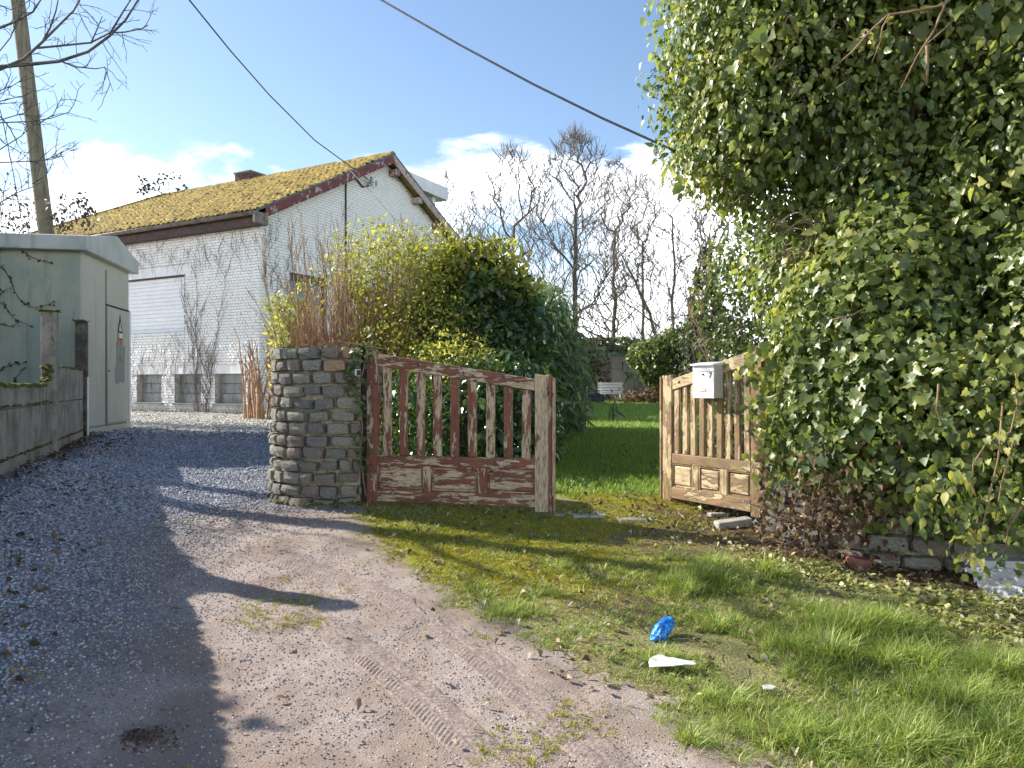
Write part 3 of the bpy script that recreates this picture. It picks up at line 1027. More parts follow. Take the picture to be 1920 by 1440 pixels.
# ridge tiles
y = yv
k = 0
while y < RE:
    mb = MB()
    prof2 = [(-.16, -.06), (-.11, .05), (0, .09), (.11, .05), (.16, -.06)]
    dz = rng.uniform(-.01, .012)
    mb.prism([(p[0], p[1] + dz) for p in prof2], (1, 0, 0), (0, 0, 1), (0, .385, rng.uniform(-.008, .008)), (RX, y, RIDGE + .02))
    mb.build('ridge_tile', MATS['roof_tile'], roof_o)
    y += .39
# hip line
MB().tube([(RX, RE, RIDGE + .05), (e0, hipy, rz_(e0) + .06)], .09, 6).tube([(RX, RE, RIDGE + .05), (e1, hipy, rz_(e1) + .06)], .09, 6).build('hip_tiles', MATS['roof_tile'], roof_o)
# bargeboards
def barge(xa, xb, mat, name='bargeboard'):
    mb = MB()
    za, zb = rz_(xa), rz_(xb)
    mb.prism([(xa, za - .01), (xb, zb - .01), (xb, zb - .26), (xa, za - .26)], (1, 0, 0), (0, 0, 1), (0, .035, 0), (0, yv - .036, 0))
    return mb.build(name, mat, roof_o)
barge(e0 + .25, RX - .002, MATS['barge_red'])
barge(RX + .002, e1, MATS['barge_brown'])
simple_mat('verge_zinc', [(.3, (.05, .05, .055)), (.7, (.12, .12, .13))], 5, rough=.5)
mb = MB()
for xa, xb in ((e0, RX), (RX, e1)):
    mb.prism([(xa, rz_(xa) + .045), (xb, rz_(xb) + .045), (xb, rz_(xb) - .012), (xa, rz_(xa) - .012)], (1, 0, 0), (0, 0, 1), (0, .06, 0), (0, yv - .042, 0))
mb.build('verge_trim', MATS['verge_zinc'], roof_o)
for xx in (5.35, 6.55, 7.75, 8.95, 10.05):
    z = rz_(xx) - .28
    MB().box(xx - .09, xx + .11, yv + .002, .02, z - .17, z + .02).build('purlin_end', MATS['barge_brown'], roof_o, bevel=.008)
# eave: soffit board and half-round gutter with joints
MB().box(-.30, 0.0, yv + .02, 12.9, EAVE - .02, EAVE + .03).box(-.33, -.30, yv + .02, 12.9, EAVE - .04, rz_(e0) - .05).build('eave_board', MATS['eave_board'], roof_o)
mb = MB()
gp = [(math.cos(a) * .085, math.sin(a) * .085) for a in np.linspace(math.pi, 2 * math.pi, 9)]
gp2 = [(p[0] * .9, p[1] * .9 + .002) for p in gp[::-1]]
mb.prism(gp + gp2, (1, 0, 0), (0, 0, 1), (0, 13.2, 0), (-.43, yv - .02, rz_(e0) - .03))
gut = mb.build('gutter', MATS['gutter_zinc'], roof_o, True)
for i in range(14):
    y = .1 + i * .62
    gp3 = [(p[0] * 1.10, p[1] * 1.10) for p in gp]
    MB().prism(gp3 + [(p[0] * 1.02, p[1] * 1.02) for p in gp[::-1]], (1, 0, 0), (0, 0, 1), (0, .035, 0), (-.43, y, rz_(e0) - .03)).build('gutter_bracket', MATS['gutter_zinc'], gut)
MB().box(-.5, -.06, yv - .05, yv + .02, EAVE - .03, EAVE + .26).build('eave_end_box', MATS['gutter_zinc'], roof_o, bevel=.01)
# chimney of red brick
simple_mat('chimney_brick', [(.3, (.06, .03, .026)), (.55, (.12, .06, .05)), (.8, (.2, .12, .1))], 9, bump=.5)
simple_mat('chimney_mortar', [(.3, (.12, .1, .09)), (.7, (.22, .2, .18))], 9)
ch = MB().box(4.93, 5.57, 5.78, 6.52, 8.2, 9.02).build('chimney', MATS['chimney_mortar'], roof_o)
z = 8.62
r_ = 0
while z < 8.99:
    for side in range(4):
        lenx = .66 if side in (0, 2) else .76
        u = -lenx / 2 - (.11 if r_ % 2 else 0)
        while u < lenx / 2 - .03:
            a, b_ = max(u, -lenx / 2), min(u + .21, lenx / 2)
            u += .222
            if b_ - a < .04: continue
            mb = MB()
            if side == 0: mb.box(5.25 + a, 5.25 + b_, 5.765, 5.785, z, z + .065)
            elif side == 1: mb.box(4.915, 4.935, 6.15 + a, 6.15 + b_, z, z + .065)
            elif side == 2: mb.box(5.25 + a, 5.25 + b_, 6.515, 6.535, z, z + .065)
            else: mb.box(5.565, 5.585, 6.15 + a, 6.15 + b_, z, z + .065)
            mb.build('brick', MATS['chimney_brick'], ch)
    z += .077; r_ += 1
MB().box(4.88, 5.62, 5.73, 6.57, 9.02, 9.08).build('chimney_cap', MATS['chimney_mortar'], ch, bevel=.01)
# flat-roofed dormer on the far slope
simple_mat('dormer_white', [(.3, (.6, .62, .64)), (.7, (.76, .77, .78))], 3, rough=.5, bump=.05)
simple_mat('dormer_grey', [(.3, (.25, .28, .3)), (.7, (.36, .39, .41))], 3, rough=.6, bump=.1)
dm = MB().box(5.9, 9.15, .95, 4.6, 6.3, 8.46).build('dormer', MATS['dormer_grey'], roof_o)
MB().prism([(6.3, 8.50), (9.75, 8.45), (9.75, 8.92), (6.3, 8.95)], (1, 0, 0), (0, 0, 1), (0, 4.3, 0), (0, .7, 0)).build('dormer_roof', MATS['dormer_white'], dm, bevel=.01)
MB().box(9.02, 9.2, .9, 1.05, 6.5, 8.5).build('corner_post', MATS['dormer_white'], dm)
MB().box(7.3, 8.9, .93, .952, 7.55, 8.35).build('pane', MATS['dark_glass'], dm)
for i in range(6):
    MB().box(5.92 + i * .22, 6.12 + i * .22, .935, .95, 6.6, 8.44).build('board', MATS['dormer_grey'], dm)
# electric service: bracket and conduit on the gable
simple_mat('black_cable', [(.3, (.012, .012, .014)), (.7, (.03, .03, .035))], 5, rough=.5)
simple_mat('galvanised', [(.3, (.25, .25, .24)), (.7, (.42, .42, .4))], 12, rough=.5, metallic=.4)
sv = MB().tube([(4.26, -.01, 7.72), (4.26, -.22, 7.72)], .03, 8).tube([(4.18, -.2, 7.6), (4.18, -.2, 7.86)], .045, 8).tube([(4.36, -.24, 7.62), (4.36, -.24, 7.76)], .035, 8).build('cable_bracket', MATS['galvanised'], house)
MB().tube([(4.2, -.08, 7.62), (3.95, -.06, 7.52), (3.6, -.05, 7.74), (3.35, -.04, 7.76), (3.24, -.04, 7.62), (3.22, -.035, 7.3), (3.22, -.035, 4.9)], .025, 8).build('conduit', MATS['black_cable'], house, True)
# plant and stray stalks rooted on the roof ridge
simple_mat('dry_stem', [(.3, (.12, .075, .045)), (.6, (.26, .175, .115)), (.8, (.4, .3, .21))], 12, rough=.85)
simple_mat('dark_twig', [(.3, (.035, .028, .024)), (.7, (.09, .075, .06))], 12, rough=.9)
leaf_mat('roof_plant_leaf', [(0, (.015, .03, .02)), (1, (.04, .06, .035))], trans=.1)

HM = Matrix.Translation((-6.42, 19, 0)) @ Matrix.Rotation(HW, 4, 'Z')
plant = empty('roof_shrub', HM @ Vector((4.9, 10.0, RIDGE - .1)), 0, 'small dark shrub sprouting from the roof ridge', 'plant')
mb = MB(); ends = []
for (a, l, u_) in ((2.9, .95, .35), (.3, .8, .2), (2.2, .9, 1.1), (3.6, .7, .3), (5.8, .5, .3)):
    ends += grow(mb, (0, 0, 0), (math.cos(a), math.sin(a) * .5, u_), l * 1.2, .02, 1, rng, up=.02, kids=(3, 5), ratio=.45, sides=4)
mb.build('stem', MATS['dark_twig'], plant)
pe = np.array([tuple(e[0]) for e in ends for _ in range(7)]) + rng.normal(0, .1, (len(ends) * 7, 3))
leaves('foliage', pe, unit(rng, len(pe)), unit(rng, len(pe)), np.full(len(pe), .19), LEAF_SMALL, MATS['roof_plant_leaf'], plant)

# leafless climber on the long wall
cl = empty('dead_climber', HM @ Vector((-.04, 2.05, .84)), HW, 'leafless climbing plant stems spread over the white house wall', 'climber')
mb = MB()
for k in range(9):
    y0 = rng.uniform(-.35, .35); pts = [(rng.uniform(-.03, 0), y0, 0)]
    yy_, zz = y0, 0.0
    tgt = rng.normal(0, .6); top = rng.uniform(1.6, 4.4)
    n = 16
    for i in range(1, n + 1):
        zz = top * i / n; yy_ = y0 + (tgt) * (i / n) ** 1.3 + rng.normal(0, .035)
        pts.append((-.012 + rng.normal(0, .006), yy_, zz))
    mb.tube(pts, list(np.linspace(.010, .004, n + 1)), 5, cap=False)
    for j in range(14):
        i = rng.integers(3, n); p = pts[i]; l = rng.uniform(.15, .7); s_ = rng.choice([-1, 1])
        q = [p]
        for t in range(1, 6):
            q.append((-.012, p[1] + s_ * l * .55 * (t / 5) + rng.normal(0, .02), p[2] + l * (t / 5) + rng.normal(0, .02)))
        mb.tube(q, list(np.linspace(.006, .0028, 6)), 3, cap=False)
for k in range(170):      # fine clinging tendrils, mostly at the eave and low left
    if k < 80: p = (-.012, rng.uniform(-2, 4), rng.uniform(4.1, 4.8))
    else: p = (-.012, rng.uniform(.3, 3.2), rng.uniform(.2, 1.8))
    q = [p]; dn = -1 if k < 80 else 1
    l = rng.uniform(.2, .8); sx = rng.normal(0, .25)
    for t in range(1, 6): q.append((-.012, p[1] + sx * t / 5 + rng.normal(0, .03), p[2] + dn * l * t / 5))
    mb.tube(q, list(np.linspace(.006, .002, 6)), 3, cap=False)
simple_mat('climber_stem', [(.3, (.07, .058, .05)), (.7, (.17, .145, .125))], 12, rough=.9)
mb.build('stem', MATS['climber_stem'], cl)
mb = MB()
for k in range(26):      # tendrils on the gable just round the corner
    p = (rng.uniform(.1, 1.1), -2.05 - .03, rng.uniform(2.6, 4.5)); q = [p]
    for t in range(1, 6): q.append((p[0] + .5 * t / 5 * rng.uniform(-.2, .9), p[1], p[2] + .7 * t / 5 + rng.normal(0, .03)))
    mb.tube(q, list(np.linspace(.007, .003, 6)), 3, cap=False)
mb.build('tendrils', MATS['dark_twig'], cl)

# ================================================================== ELECTRIC CABIN
KW = math.atan2(.183, .983)
GK = .83
kiosk = empty('utility_cabin', (-6.37, 11.0, GK), KW, 'grey-green concrete utility cabin with a low ridged roof', 'cabin')
def stained(name, base, alt, stain, seed_scale=1.4):
    m, nt, b, out = new_mat(name)
    vec = coords(nt)
    n1 = noise_node(nt, vec, seed_scale, 6, .6, .4)
    n2 = noise_node(nt, coords(nt, (4, 4, .6)), 2.0, 6, .6)
    n3 = noise_node(nt, vec, 60, 4)
    c = mixc(nt, mrange(nt, n1, .42, .62), base, alt)
    c = mixc(nt, mrange(nt, n2, .5, .72, 0., .55), c, stain)
    c = mixc(nt, mrange(nt, n3, .5, .8, 0., .25), c, tuple(v * .6 for v in base))
    nt.links.new(c, b.inputs['Base Color'])
    b.inputs['Roughness'].default_value = .7
    bump_node(nt, b, n3, .15, .004)
    return m
stained('cabin_green', (.36, .375, .30), (.27, .335, .265), (.14, .195, .155))
stained('cabin_grey', (.46, .455, .38), (.41, .415, .345), (.31, .32, .26), .8)
stained('cabin_roof', (.46, .48, .45), (.38, .41, .37), (.2, .23, .2))
KH = 2.74
KD = 2.14
mb = MB()
mb.box(-4.2, 0, 0, KD, -.5, KH)
body = mb.build('wall', MATS['cabin_green'], kiosk)
MB().box(.002, .03, .0, KD, .12, KH).build('side_panel', MATS['cabin_grey'], kiosk)
MB().box(-.03, .06, -.02, KD + .02, -.4, .10).build('plinth', MATS['cabin_grey'], kiosk)
door = MB().box(.032, .058, 1.02, 2.06, .14, 2.02).build('door', MATS['cabin_grey'], kiosk, bevel=.004)
simple_mat('seam_dark', [(.3, (.02, .022, .02)), (.7, (.045, .045, .04))], 6)
MB().box(.031, .036, .99, 1.015, .10, 2.60).box(.031, .05, 1.0, KD, 2.035, 2.055).build('seam', MATS['seam_dark'], kiosk)
simple_mat('edge_white', [(.3, (.66, .67, .68)), (.7, (.78, .78, .78))], 3, rough=.5, bump=.05)
MB().box(.034, .062, 2.085, KD + .02, .1, 2.03).build('corner_trim', MATS['edge_white'], kiosk)
simple_mat('grey_patch', [(.3, (.22, .25, .225)), (.7, (.25, .275, .25))], 3, bump=.05)
pat = []
for (u, v) in ((1.36, .78), (1.34, 1.0), (1.42, 1.12), (1.4, 1.46), (1.48, 1.5), (1.5, 1.4), (1.86, 1.42), (1.82, 1.05), (1.84, .82), (1.72, .78), (1.6, .82), (1.5, .77)):
    pat.append((u, v))
MB().prism(pat, (0, 1, 0), (0, 0, 1), (.002, 0, 0), (.0585, 0, 0)).build('paint_patch', MATS['grey_patch'], door)
simple_mat('sign_rust', [(.3, (.33, .2, .13)), (.7, (.46, .3, .2))], 8, bump=.1)
simple_mat('sign_white', [(.3, (.62, .62, .58)), (.7, (.72, .72, .68))], 8, bump=.05)
simple_mat('sign_black', [(.3, (.03, .03, .03)), (.7, (.06, .055, .05))], 8)
sg = MB().box(.059, .066, 1.46, 1.72, 1.40, 1.63).build('warning_sign', MATS['sign_rust'], door)
MB().prism([(1.47, 1.635), (1.71, 1.635), (1.59, 1.93)], (0, 1, 0), (0, 0, 1), (.006, 0, 0), (.059, 0, 0)).build('warning_triangle', MATS['sign_black'], door)
MB().prism([(1.53, 1.66), (1.65, 1.66), (1.59, 1.82)], (0, 1, 0), (0, 0, 1), (.002, 0, 0), (.0652, 0, 0)).build('triangle_face', MATS['sign_white'], door)
MB().prism([(1.585, 1.79), (1.60, 1.73), (1.592, 1.728), (1.598, 1.68), (1.578, 1.735), (1.587, 1.737)], (0, 1, 0), (0, 0, 1), (.001, 0, 0), (.0674, 0, 0)).build('lightning_bolt', MATS['sign_black'], door)
MB().box(.0662, .069, 1.53, 1.69, 1.545, 1.62).build('white_plate', MATS['sign_white'], sg)
mb = MB()
for i in range(2): mb.box(.0662, .068, 1.53, 1.69, 1.525 - i * .02, 1.535 - i * .02)
for i in range(2): mb.box(.0662, .068, 1.57, 1.64, 1.46 - i * .025, 1.472 - i * .025)
mb.build('sign_print', MATS['sign_black'], sg)
o = link('number', text_mesh('6', .16, .001), MATS['sign_black'], door)
o.matrix_local = Matrix(((0, 0, 1, .0595), (1, 0, 0, 1.6), (0, 1, 0, 1.2), (0, 0, 0, 1)))
MB().tube([(.056, 1.06, .98), (.075, 1.06, .98)], .012, 8).build('lock', MATS['sign_black'], door)
# ridged concrete roof slab, ridge across the door side
mb = MB()
mid = KD / 2
mb.prism([(-.16, KH - .02), (KD + .17, KH - .02), (KD + .17, KH + .19), (mid + .12, KH + .44), (-.16, KH + .19)], (0, 1, 0), (0, 0, 1), (4.5, 0, 0), (-4.35, 0, 0))
mb.build('roof', MATS['cabin_roof'], kiosk, bevel=.012)

# dry ivy runners on the cabin's green side
simple_mat('vine_stem', [(.3, (.05, .04, .03)), (.7, (.12, .09, .07))], 12)
leaf_mat('vine_leaf', [(0, (.05, .03, .02)), (.5, (.03, .05, .025)), (1, (.10, .07, .04))], trans=.05)
vine = empty('ivy_runner', (-7.2, 10.78, 1.2), KW, 'dry ivy runners trailing across the green cabin wall', 'climber')
mb = MB(); ends = []
KM = Matrix.Translation((-6.37, 11.0, GK)) @ Matrix.Rotation(KW, 4, 'Z')
VMi = (Matrix.Translation((-7.2, 10.78, 1.2)) @ Matrix.Rotation(KW, 4, 'Z')).inverted()
def onk(pxx, pyy, off=.02):
    """photo pixel -> point on the cabin's front face"""
    dr = Vector(((pxx - 960) / 1400, 1, (720 - pyy) / 1400)); cpos = Vector((0, 0, 1.6))
    nrm = KM.to_3x3() @ Vector((0, -1, 0)); p0 = KM @ Vector((0, -off, 0))
    t = (p0 - cpos).dot(nrm) / dr.dot(nrm)
    return VMi @ (cpos + dr * t)
rv = np.random.default_rng(9)
for path in ([(-12, 490), (8, 505), (20, 525), (28, 548), (40, 566), (60, 577), (80, 574), (104, 566)], [(-10, 560), (8, 572), (26, 597), (58, 612)],
             [(-10, 605), (20, 612), (36, 605)], [(38, 468), (58, 482), (80, 490), (100, 494)], [(-12, 700), (10, 688), (30, 682), (50, 680)], [(22, 722), (32, 705), (48, 690)],
             [(-8, 470), (16, 466)], [(-10, 560), (15, 540)]):
    pts = [onk(*p) for p in path]
    mb.tube(pts, list(np.linspace(.008, .003, len(pts))), 4, cap=False)
    for a, b_ in zip(pts[:-1], pts[1:]):
        for _ in range(4): ends.append(a.lerp(b_, rv.random()))
mb.build('stem', MATS['vine_stem'], vine)
pe = np.array([tuple(e) for e in ends]) + rv.normal(0, .015, (len(ends), 3))
nn = norm(np.array([0, -1, .2]) + rv.normal(0, .5, (len(pe), 3)))
leaves('foliage', pe, nn, unit(rv, len(pe)), rv.uniform(.02, .05, len(pe)), LEAF_IVY, MATS['vine_leaf'], vine)

# ================================================================== CONCRETE PANEL WALL
m, nt, b, out = new_mat('old_concrete')
vec = coords(nt)
n1 = noise_node(nt, vec, 3, 8, .7); n2 = noise_node(nt, vec, 45, 5); n3 = noise_node(nt, coords(nt, (6, 6, .8)), 2.5, 6, .65)
c = mixc(nt, mrange(nt, n1, .4, .62), (.36, .325, .27), (.21, .19, .155))
c = mixc(nt, mrange(nt, n2, .55, .75, 0., .5), c, (.09, .08, .065))
c = mixc(nt, mrange(nt, n3, .56, .66, 0., .85), c, (.055, .05, .038))
c = mixc(nt, mrange(nt, n1, .56, .70, 0., .55), c, (.14, .14, .05))
c = mixc(nt, mrange(nt, n3, .36, .28, 0., .55), c, (.46, .44, .40))
nt.links.new(c, b.inputs['Base Color']); b.inputs['Roughness'].default_value = .95
bump_node(nt, b, n2, .7, .012)
simple_mat('post_dark', [(.3, (.03, .03, .025)), (.5, (.09, .085, .06)), (.75, (.2, .19, .15))], 7, bump=.7, bscale=50, rough=.95)
simple_mat('moss_dark', [(.3, (.04, .05, .012)), (.55, (.11, .115, .025)), (.8, (.2, .19, .05))], 30, bump=.8, bscale=90, rough=1)
WA = math.atan2(2.2, -.91)
fence = empty('panel_wall', (-5.2, 8.4, .7), WA, 'mossy concrete panel wall with posts beside the driveway', 'wall')
SP = 2.38
POST = {-2: -5.5, -1: -2.75, 0: 0.0, 1: 2.38}
def moss_strip(name, pts, parent, rng, r=.022, n=180, width=.03):
    """ragged row of moss cushions along a polyline"""
    pts = [Vector(p) for p in pts]
    seg = [(b_ - a).length for a, b_ in zip(pts[:-1], pts[1:])]; tot = sum(seg)
    Pm = []
    for i in range(n):
        t = rng.random() * tot; j = 0
        while j < len(seg) - 1 and t > seg[j]: t -= seg[j]; j += 1
        Pm.append(pts[j].lerp(pts[j + 1], min(1, t / seg[j])) + Vector((0, rng.normal(0, width), rng.normal(0, .006))))
    Pm = np.array([tuple(p) for p in Pm]); rr = r * rng.uniform(.5, 1.4, n)
    V = base[None] * (rr[:, None, None] * np.array([1.3, 1, .7])) * rng.uniform(.7, 1.3, (n, 13, 1)) + Pm[:, None]
    F = np.array(bf)[None] + (np.arange(n) * 13)[:, None, None]
    o = link(name, np_mesh(name, V.reshape(-1, 3), F.reshape(-1, 3), MATS['moss_dark'], True), None, parent)
    o['kind'] = 'stuff'
    return o
rf = np.random.default_rng(12)
# local x runs along the wall away from the camera; -y ... faces the drive (right side, local -y)
tops = {0: 2.44 - .0, 1: 2.45, -1: 2.35}
for k in (-2, -1, 0, 1):
    xx = POST[k]
    zt = {0: 2.43, 1: 2.50, -1: 2.35, -2: 2.3}[k] - .7
    post = MB().prism([(-.075, -.5), (.075, -.5), (.075, zt - .06), (.05, zt - .015), (.015, zt), (-.03, zt - .002), (-.06, zt - .02), (-.075, zt - .07)], (1, 0, 0), (0, 0, 1), (0, .15, 0), (xx, -.075, 0)).build('post', MATS['old_concrete'] if k < 1 else MATS['post_dark'], fence, bevel=.015)
    moss_strip('moss_cap', [(xx - .07, 0, zt - .01), (xx + .07, 0, zt - .01)], post, rf, .022, 90, .04)
MB().box(SP - .06, SP + .08, -.082, -.0755, -.2, 1.0).build('whitewash', MATS['white_plaster'], fence)
for k in (-2, -1, 0):
    x0, x1 = POST[k] + .06, POST[k + 1] - .06
    zt = 1.10 if k == 0 else 1.13
    # plinth, middle and top panels, each its own slab
    MB().box(x0, x1, -.03, .03, -.5, .24).build('panel', MATS['old_concrete'], fence, bevel=.008)
    MB().box(x0, x1, -.026, .026, .252, .68).build('panel', MATS['old_concrete'], fence, bevel=.008)
    if k == 0:
        MB().box(x0, x1, -.028, .028, .692, zt).build('panel', MATS['old_concrete'], fence, bevel=.008)
        moss_strip('moss', [(x0, 0, zt), (x1, 0, zt)], fence, rf, .025, 150, .018)
    else:
        L_ = x1 - x0; arc = [(0, .692), (L_, .692), (L_, zt)]
        def curve(t):      # concave top edge: high at the posts, dropped in the middle
            e = min(t, L_ - t)
            return .88 + (zt - .88) * max(0, 1 - (e / .42)) ** 2.2
        ts = list(np.linspace(L_, 0, 30))
        arc = [(0, .692), (L_, .692)] + [(t, curve(t)) for t in ts]
        MB().prism(arc, (1, 0, 0), (0, 0, 1), (0, .056, 0), (x0, -.028, 0)).build('panel', MATS['old_concrete'], fence)
        moss_strip('moss', [(x0 + t, 0, curve(t)) for t in ts], fence, rf, .028, 330, .018)
        moss_strip('moss', [(x0, -.03, .70), (x1, -.03, .70)], fence, rf, .018, 90, .006)
    moss_strip('moss', [(x0, -.03, .25), (x1, -.03, .25)], fence, rf, .016, 70, .006)

# ================================================================== UTILITY POLE AND CABLES
simple_mat('pole_wood', [(.3, (.10, .085, .06)), (.55, (.2, .18, .125)), (.8, (.31, .28, .2))], 5, bump=.5, stretch=(3, 3, .35), bscale=30, rough=.9, shift=False)
p0 = px(84, 720, 15.0); p0.z = .6
pole = empty('utility_pole', (-9.05, 15.0, .6), 0, 'leaning weathered wooden utility pole behind the cabin', 'pole')
ptop = px(22, -90, 15.0) - Vector((-9.05, 15.0, .6))
pb = px(86, 430, 15.0) - Vector((-9.05, 15.0, .6))
dirp = (ptop - pb).normalized()
foot = pb - dirp * (pb.z / dirp.z)
MB().tube([foot, pb, pb.lerp(ptop, .5), ptop, ptop + dirp * 1.2], [.155, .145, .135, .125, .12], 14).build('shaft', MATS['pole_wood'], pole, True)
MB().tube([ptop + dirp * .8 + Vector((-.3, 0, 0)), ptop + dirp * .8 + Vector((.3, 0, 0))], .03, 8).build('crossbar', MATS['galvanised'], pole)

def cable(name, pts, r, label, sag=0.0):
    pts = [Vector(p) for p in pts]
    out_ = []
    for i in range(len(pts) - 1):
        for t in np.linspace(0, 1, 24)[(1 if i else 0):]:
            q = pts[i].lerp(pts[i + 1], t); q.z -= sag * 4 * t * (1 - t)
            out_.append(q)
    o = MB().tube(out_, r, 6).build(name, MATS['black_cable'], None, True)
    return tag(o, label, 'cable')
brk = HM @ Vector((4.18, -.22, 7.7))
a1 = px(355, 0, 13.0); a2 = px(505, 178, 17.6)
st = a1 + (a1 - a2) * 4.0
cable('overhead_cable', [st, a1, px(432, 95, 15.0), a2, px(590, 263, 20.2), brk], .014, 'black overhead cable running down to the house gable')
cable('overhead_cable', [px(640, 302, 20.3), px(700, 365, 19.0), px(760, 432, 16), px(840, 500, 12.6), px(930, 560, 11.2)], .010, 'thin dark wire from the gable edge down into the shrubs')
b1 = px(715, 0, 9.5); b2 = px(1000, 158, 8.2); b3 = px(1270, 285, 7.2)
cable('overhead_cable', [b1 + (b1 - b2) * 6.0, b1, px(860, 83, 8.8), b2, px(1130, 222, 7.7), b3], .012, 'thick black cable crossing the sky into the tall ivy')
cable('overhead_cable', [px(-40, 60, 14.2), px(5, 225, 14.4), px(24, 320, 14.6), px(45, 440, 14.8)], .008, 'thin guy wire left of the wooden pole')

# ================================================================== STONE GATE PILLAR
simple_mat('sett_grey', [(.25, (.15, .145, .115)), (.5, (.31, .3, .245)), (.75, (.48, .46, .38))], 9, bump=.9, bscale=26, rough=.85, bdist=.02)
simple_mat('sett_dark', [(.25, (.11, .107, .095)), (.5, (.225, .22, .195)), (.75, (.36, .35, .31))], 9, bump=.9, bscale=26, rough=.85, bdist=.02)
simple_mat('sett_brown', [(.25, (.14, .115, .1)), (.5, (.26, .22, .185)), (.75, (.38, .325, .28))], 9, bump=.9, bscale=26, rough=.85, bdist=.02)
simple_mat('sett_orange', [(.25, (.26, .17, .10)), (.5, (.40, .27, .17)), (.75, (.5, .36, .24))], 9, bump=.8, bscale=26, rough=.9, bdist=.02)
m, nt, b, out = new_mat('mortar')
vec = coords(nt); n1 = noise_node(nt, vec, 5, 7, .65); n2 = noise_node(nt, vec, 55, 5)
c = mixc(nt, mrange(nt, n1, .42, .6), (.46, .42, .28), (.27, .25, .15))
c = mixc(nt, mrange(nt, n2, .52, .7, 0., .7), c, (.07, .06, .045))
nt.links.new(c, b.inputs['Base Color']); b.inputs['Roughness'].default_value = .95
bump_node(nt, b, n2, .8, .015)

def sett_mesh(seed, mat):
    """unit stone: rounded, split-faced block"""
    r = random.Random(seed)
    bm = bmesh.new()
    bmesh.ops.create_cube(bm, size=1.0)
    bmesh.ops.subdivide_edges(bm, edges=bm.edges[:], cuts=2, use_grid_fill=True)
    for v in bm.verts:
        c = v.co
        ex = [abs(abs(t) - .5) < 1e-4 for t in c]
        k = sum(ex)
        f = {3: .93, 2: .98, 1: 1.0}.get(k, 1)
        c.x *= f; c.z *= f
        c.x += r.uniform(-.035, .035); c.z += r.uniform(-.05, .05)
        if c.y < -.4: c.y += {3: .10, 2: .03}.get(k, -.04) + r.uniform(-.07, .07)
    me = bpy.data.meshes.new('stone'); bm.to_mesh(me); bm.free()
    me.materials.append(mat)
    return me
SETT = {k: [sett_mesh(10 * i + j, MATS[k]) for j in range(5)] for i, k in enumerate(('sett_grey', 'sett_dark', 'sett_brown', 'sett_orange'))}

def resample(poly, n=400):
    poly = np.array(poly, float)
    s = np.concatenate([[0], np.cumsum(np.hypot(*np.diff(poly, axis=0).T))])
    t = np.linspace(0, s[-1], n)
    return np.stack([np.interp(t, s, poly[:, 0]), np.interp(t, s, poly[:, 1])], 1), t

def stone_courses(parent, outline, z0, courses, rng, sw=.20, sh=.115, pick=None, wz=0.0, orange=None, jointw=.02):
    pts, s = resample(outline)
    L = s[-1]
    for c_ in range(courses):
        u = -rng.uniform(0, sw * .7)
        hh = sh - jointw
        while u < L - .03:
            w = sw * rng.uniform(.8, 1.18)
            if rng.random() < .12: w *= .55
            a, b_ = max(u, 0), min(u + w, L)
            u += w
            if b_ - a < .05: continue
            mid_ = (a + b_) / 2
            p = np.array([np.interp(mid_, s, pts[:, 0]), np.interp(mid_, s, pts[:, 1])])
            pa = np.array([np.interp(a, s, pts[:, 0]), np.interp(a, s, pts[:, 1])]); pb_ = np.array([np.interp(b_, s, pts[:, 0]), np.interp(b_, s, pts[:, 1])])
            t = pb_ - pa; tl = np.hypot(*t); t /= tl
            kind = rng.choice(['sett_grey', 'sett_dark', 'sett_brown'], p=[.55, .27, .18])
            if orange and (c_, ) and orange(c_, mid_): kind = 'sett_orange'
            me = SETT[kind][rng.integers(0, 5)]
            o = link('stone', me, None, parent)
            zc = z0 + (c_ + .5) * sh
            o.location = (p[0] + rng.normal(0, .006), p[1] + rng.normal(0, .006), zc + rng.normal(0, .005))
            o.rotation_euler = (rng.normal(0, .035), rng.normal(0, .03), math.atan2(t[1], t[0]) + rng.normal(0, .05))
            o.scale = (tl - jointw * rng.uniform(.6, 1.6), .12, hh * rng.uniform(.82, 1.07))

def core(parent, outline_closed, z0, z1, name='mortar_core', mat='mortar'):
    MB().prism(outline_closed, (1, 0, 0), (0, 1, 0), (0, 0, z1 - z0), (0, 0, z0)).build(name, MATS[mat], parent)

PC = (-1.74, 7.46); PR = .585
gp_z = h1(-1.75, 6.9) - .02
pillar = empty('gate_pillar', (PC[0], PC[1], gp_z), 0, 'rounded gate pillar of grey stone setts beside the left gate', 'pillar')
arc = [(.335, -.50)] + [(PR * math.cos(a), PR * math.sin(a)) for a in np.radians(np.linspace(-62, -300, 40))] + [(.335, .5)]
# travel so that stones face outward: go clockwise seen from above -> local -y faces out when heading +x
out_line = arc[::-1]
rs = np.random.default_rng(31)
PH = 1.50
NC = 13
SHh = PH / NC
LP = resample(out_line)[1][-1]
stone_courses(pillar, out_line, 0, NC, rs, .19, SHh, orange=lambda c_, m_: (c_ == 11 and m_ > LP - .28 and m_ < LP - .08) or (c_ == 12 and m_ > LP - .16))
inner = [(x_ * .955, y_ * .955) for (x_, y_) in arc]
core(pillar, inner, -.3, PH - .012)
moss_strip('moss', [(x_, y_, PH + .0) for (x_, y_) in inner[2:-2:2]], pillar, rs, .018, 60, .03)
moss_strip('moss', [(x_ * 1.09, y_ * 1.09, .06) for (x_, y_) in arc[1:22]], pillar, rs, .02, 110, .02)

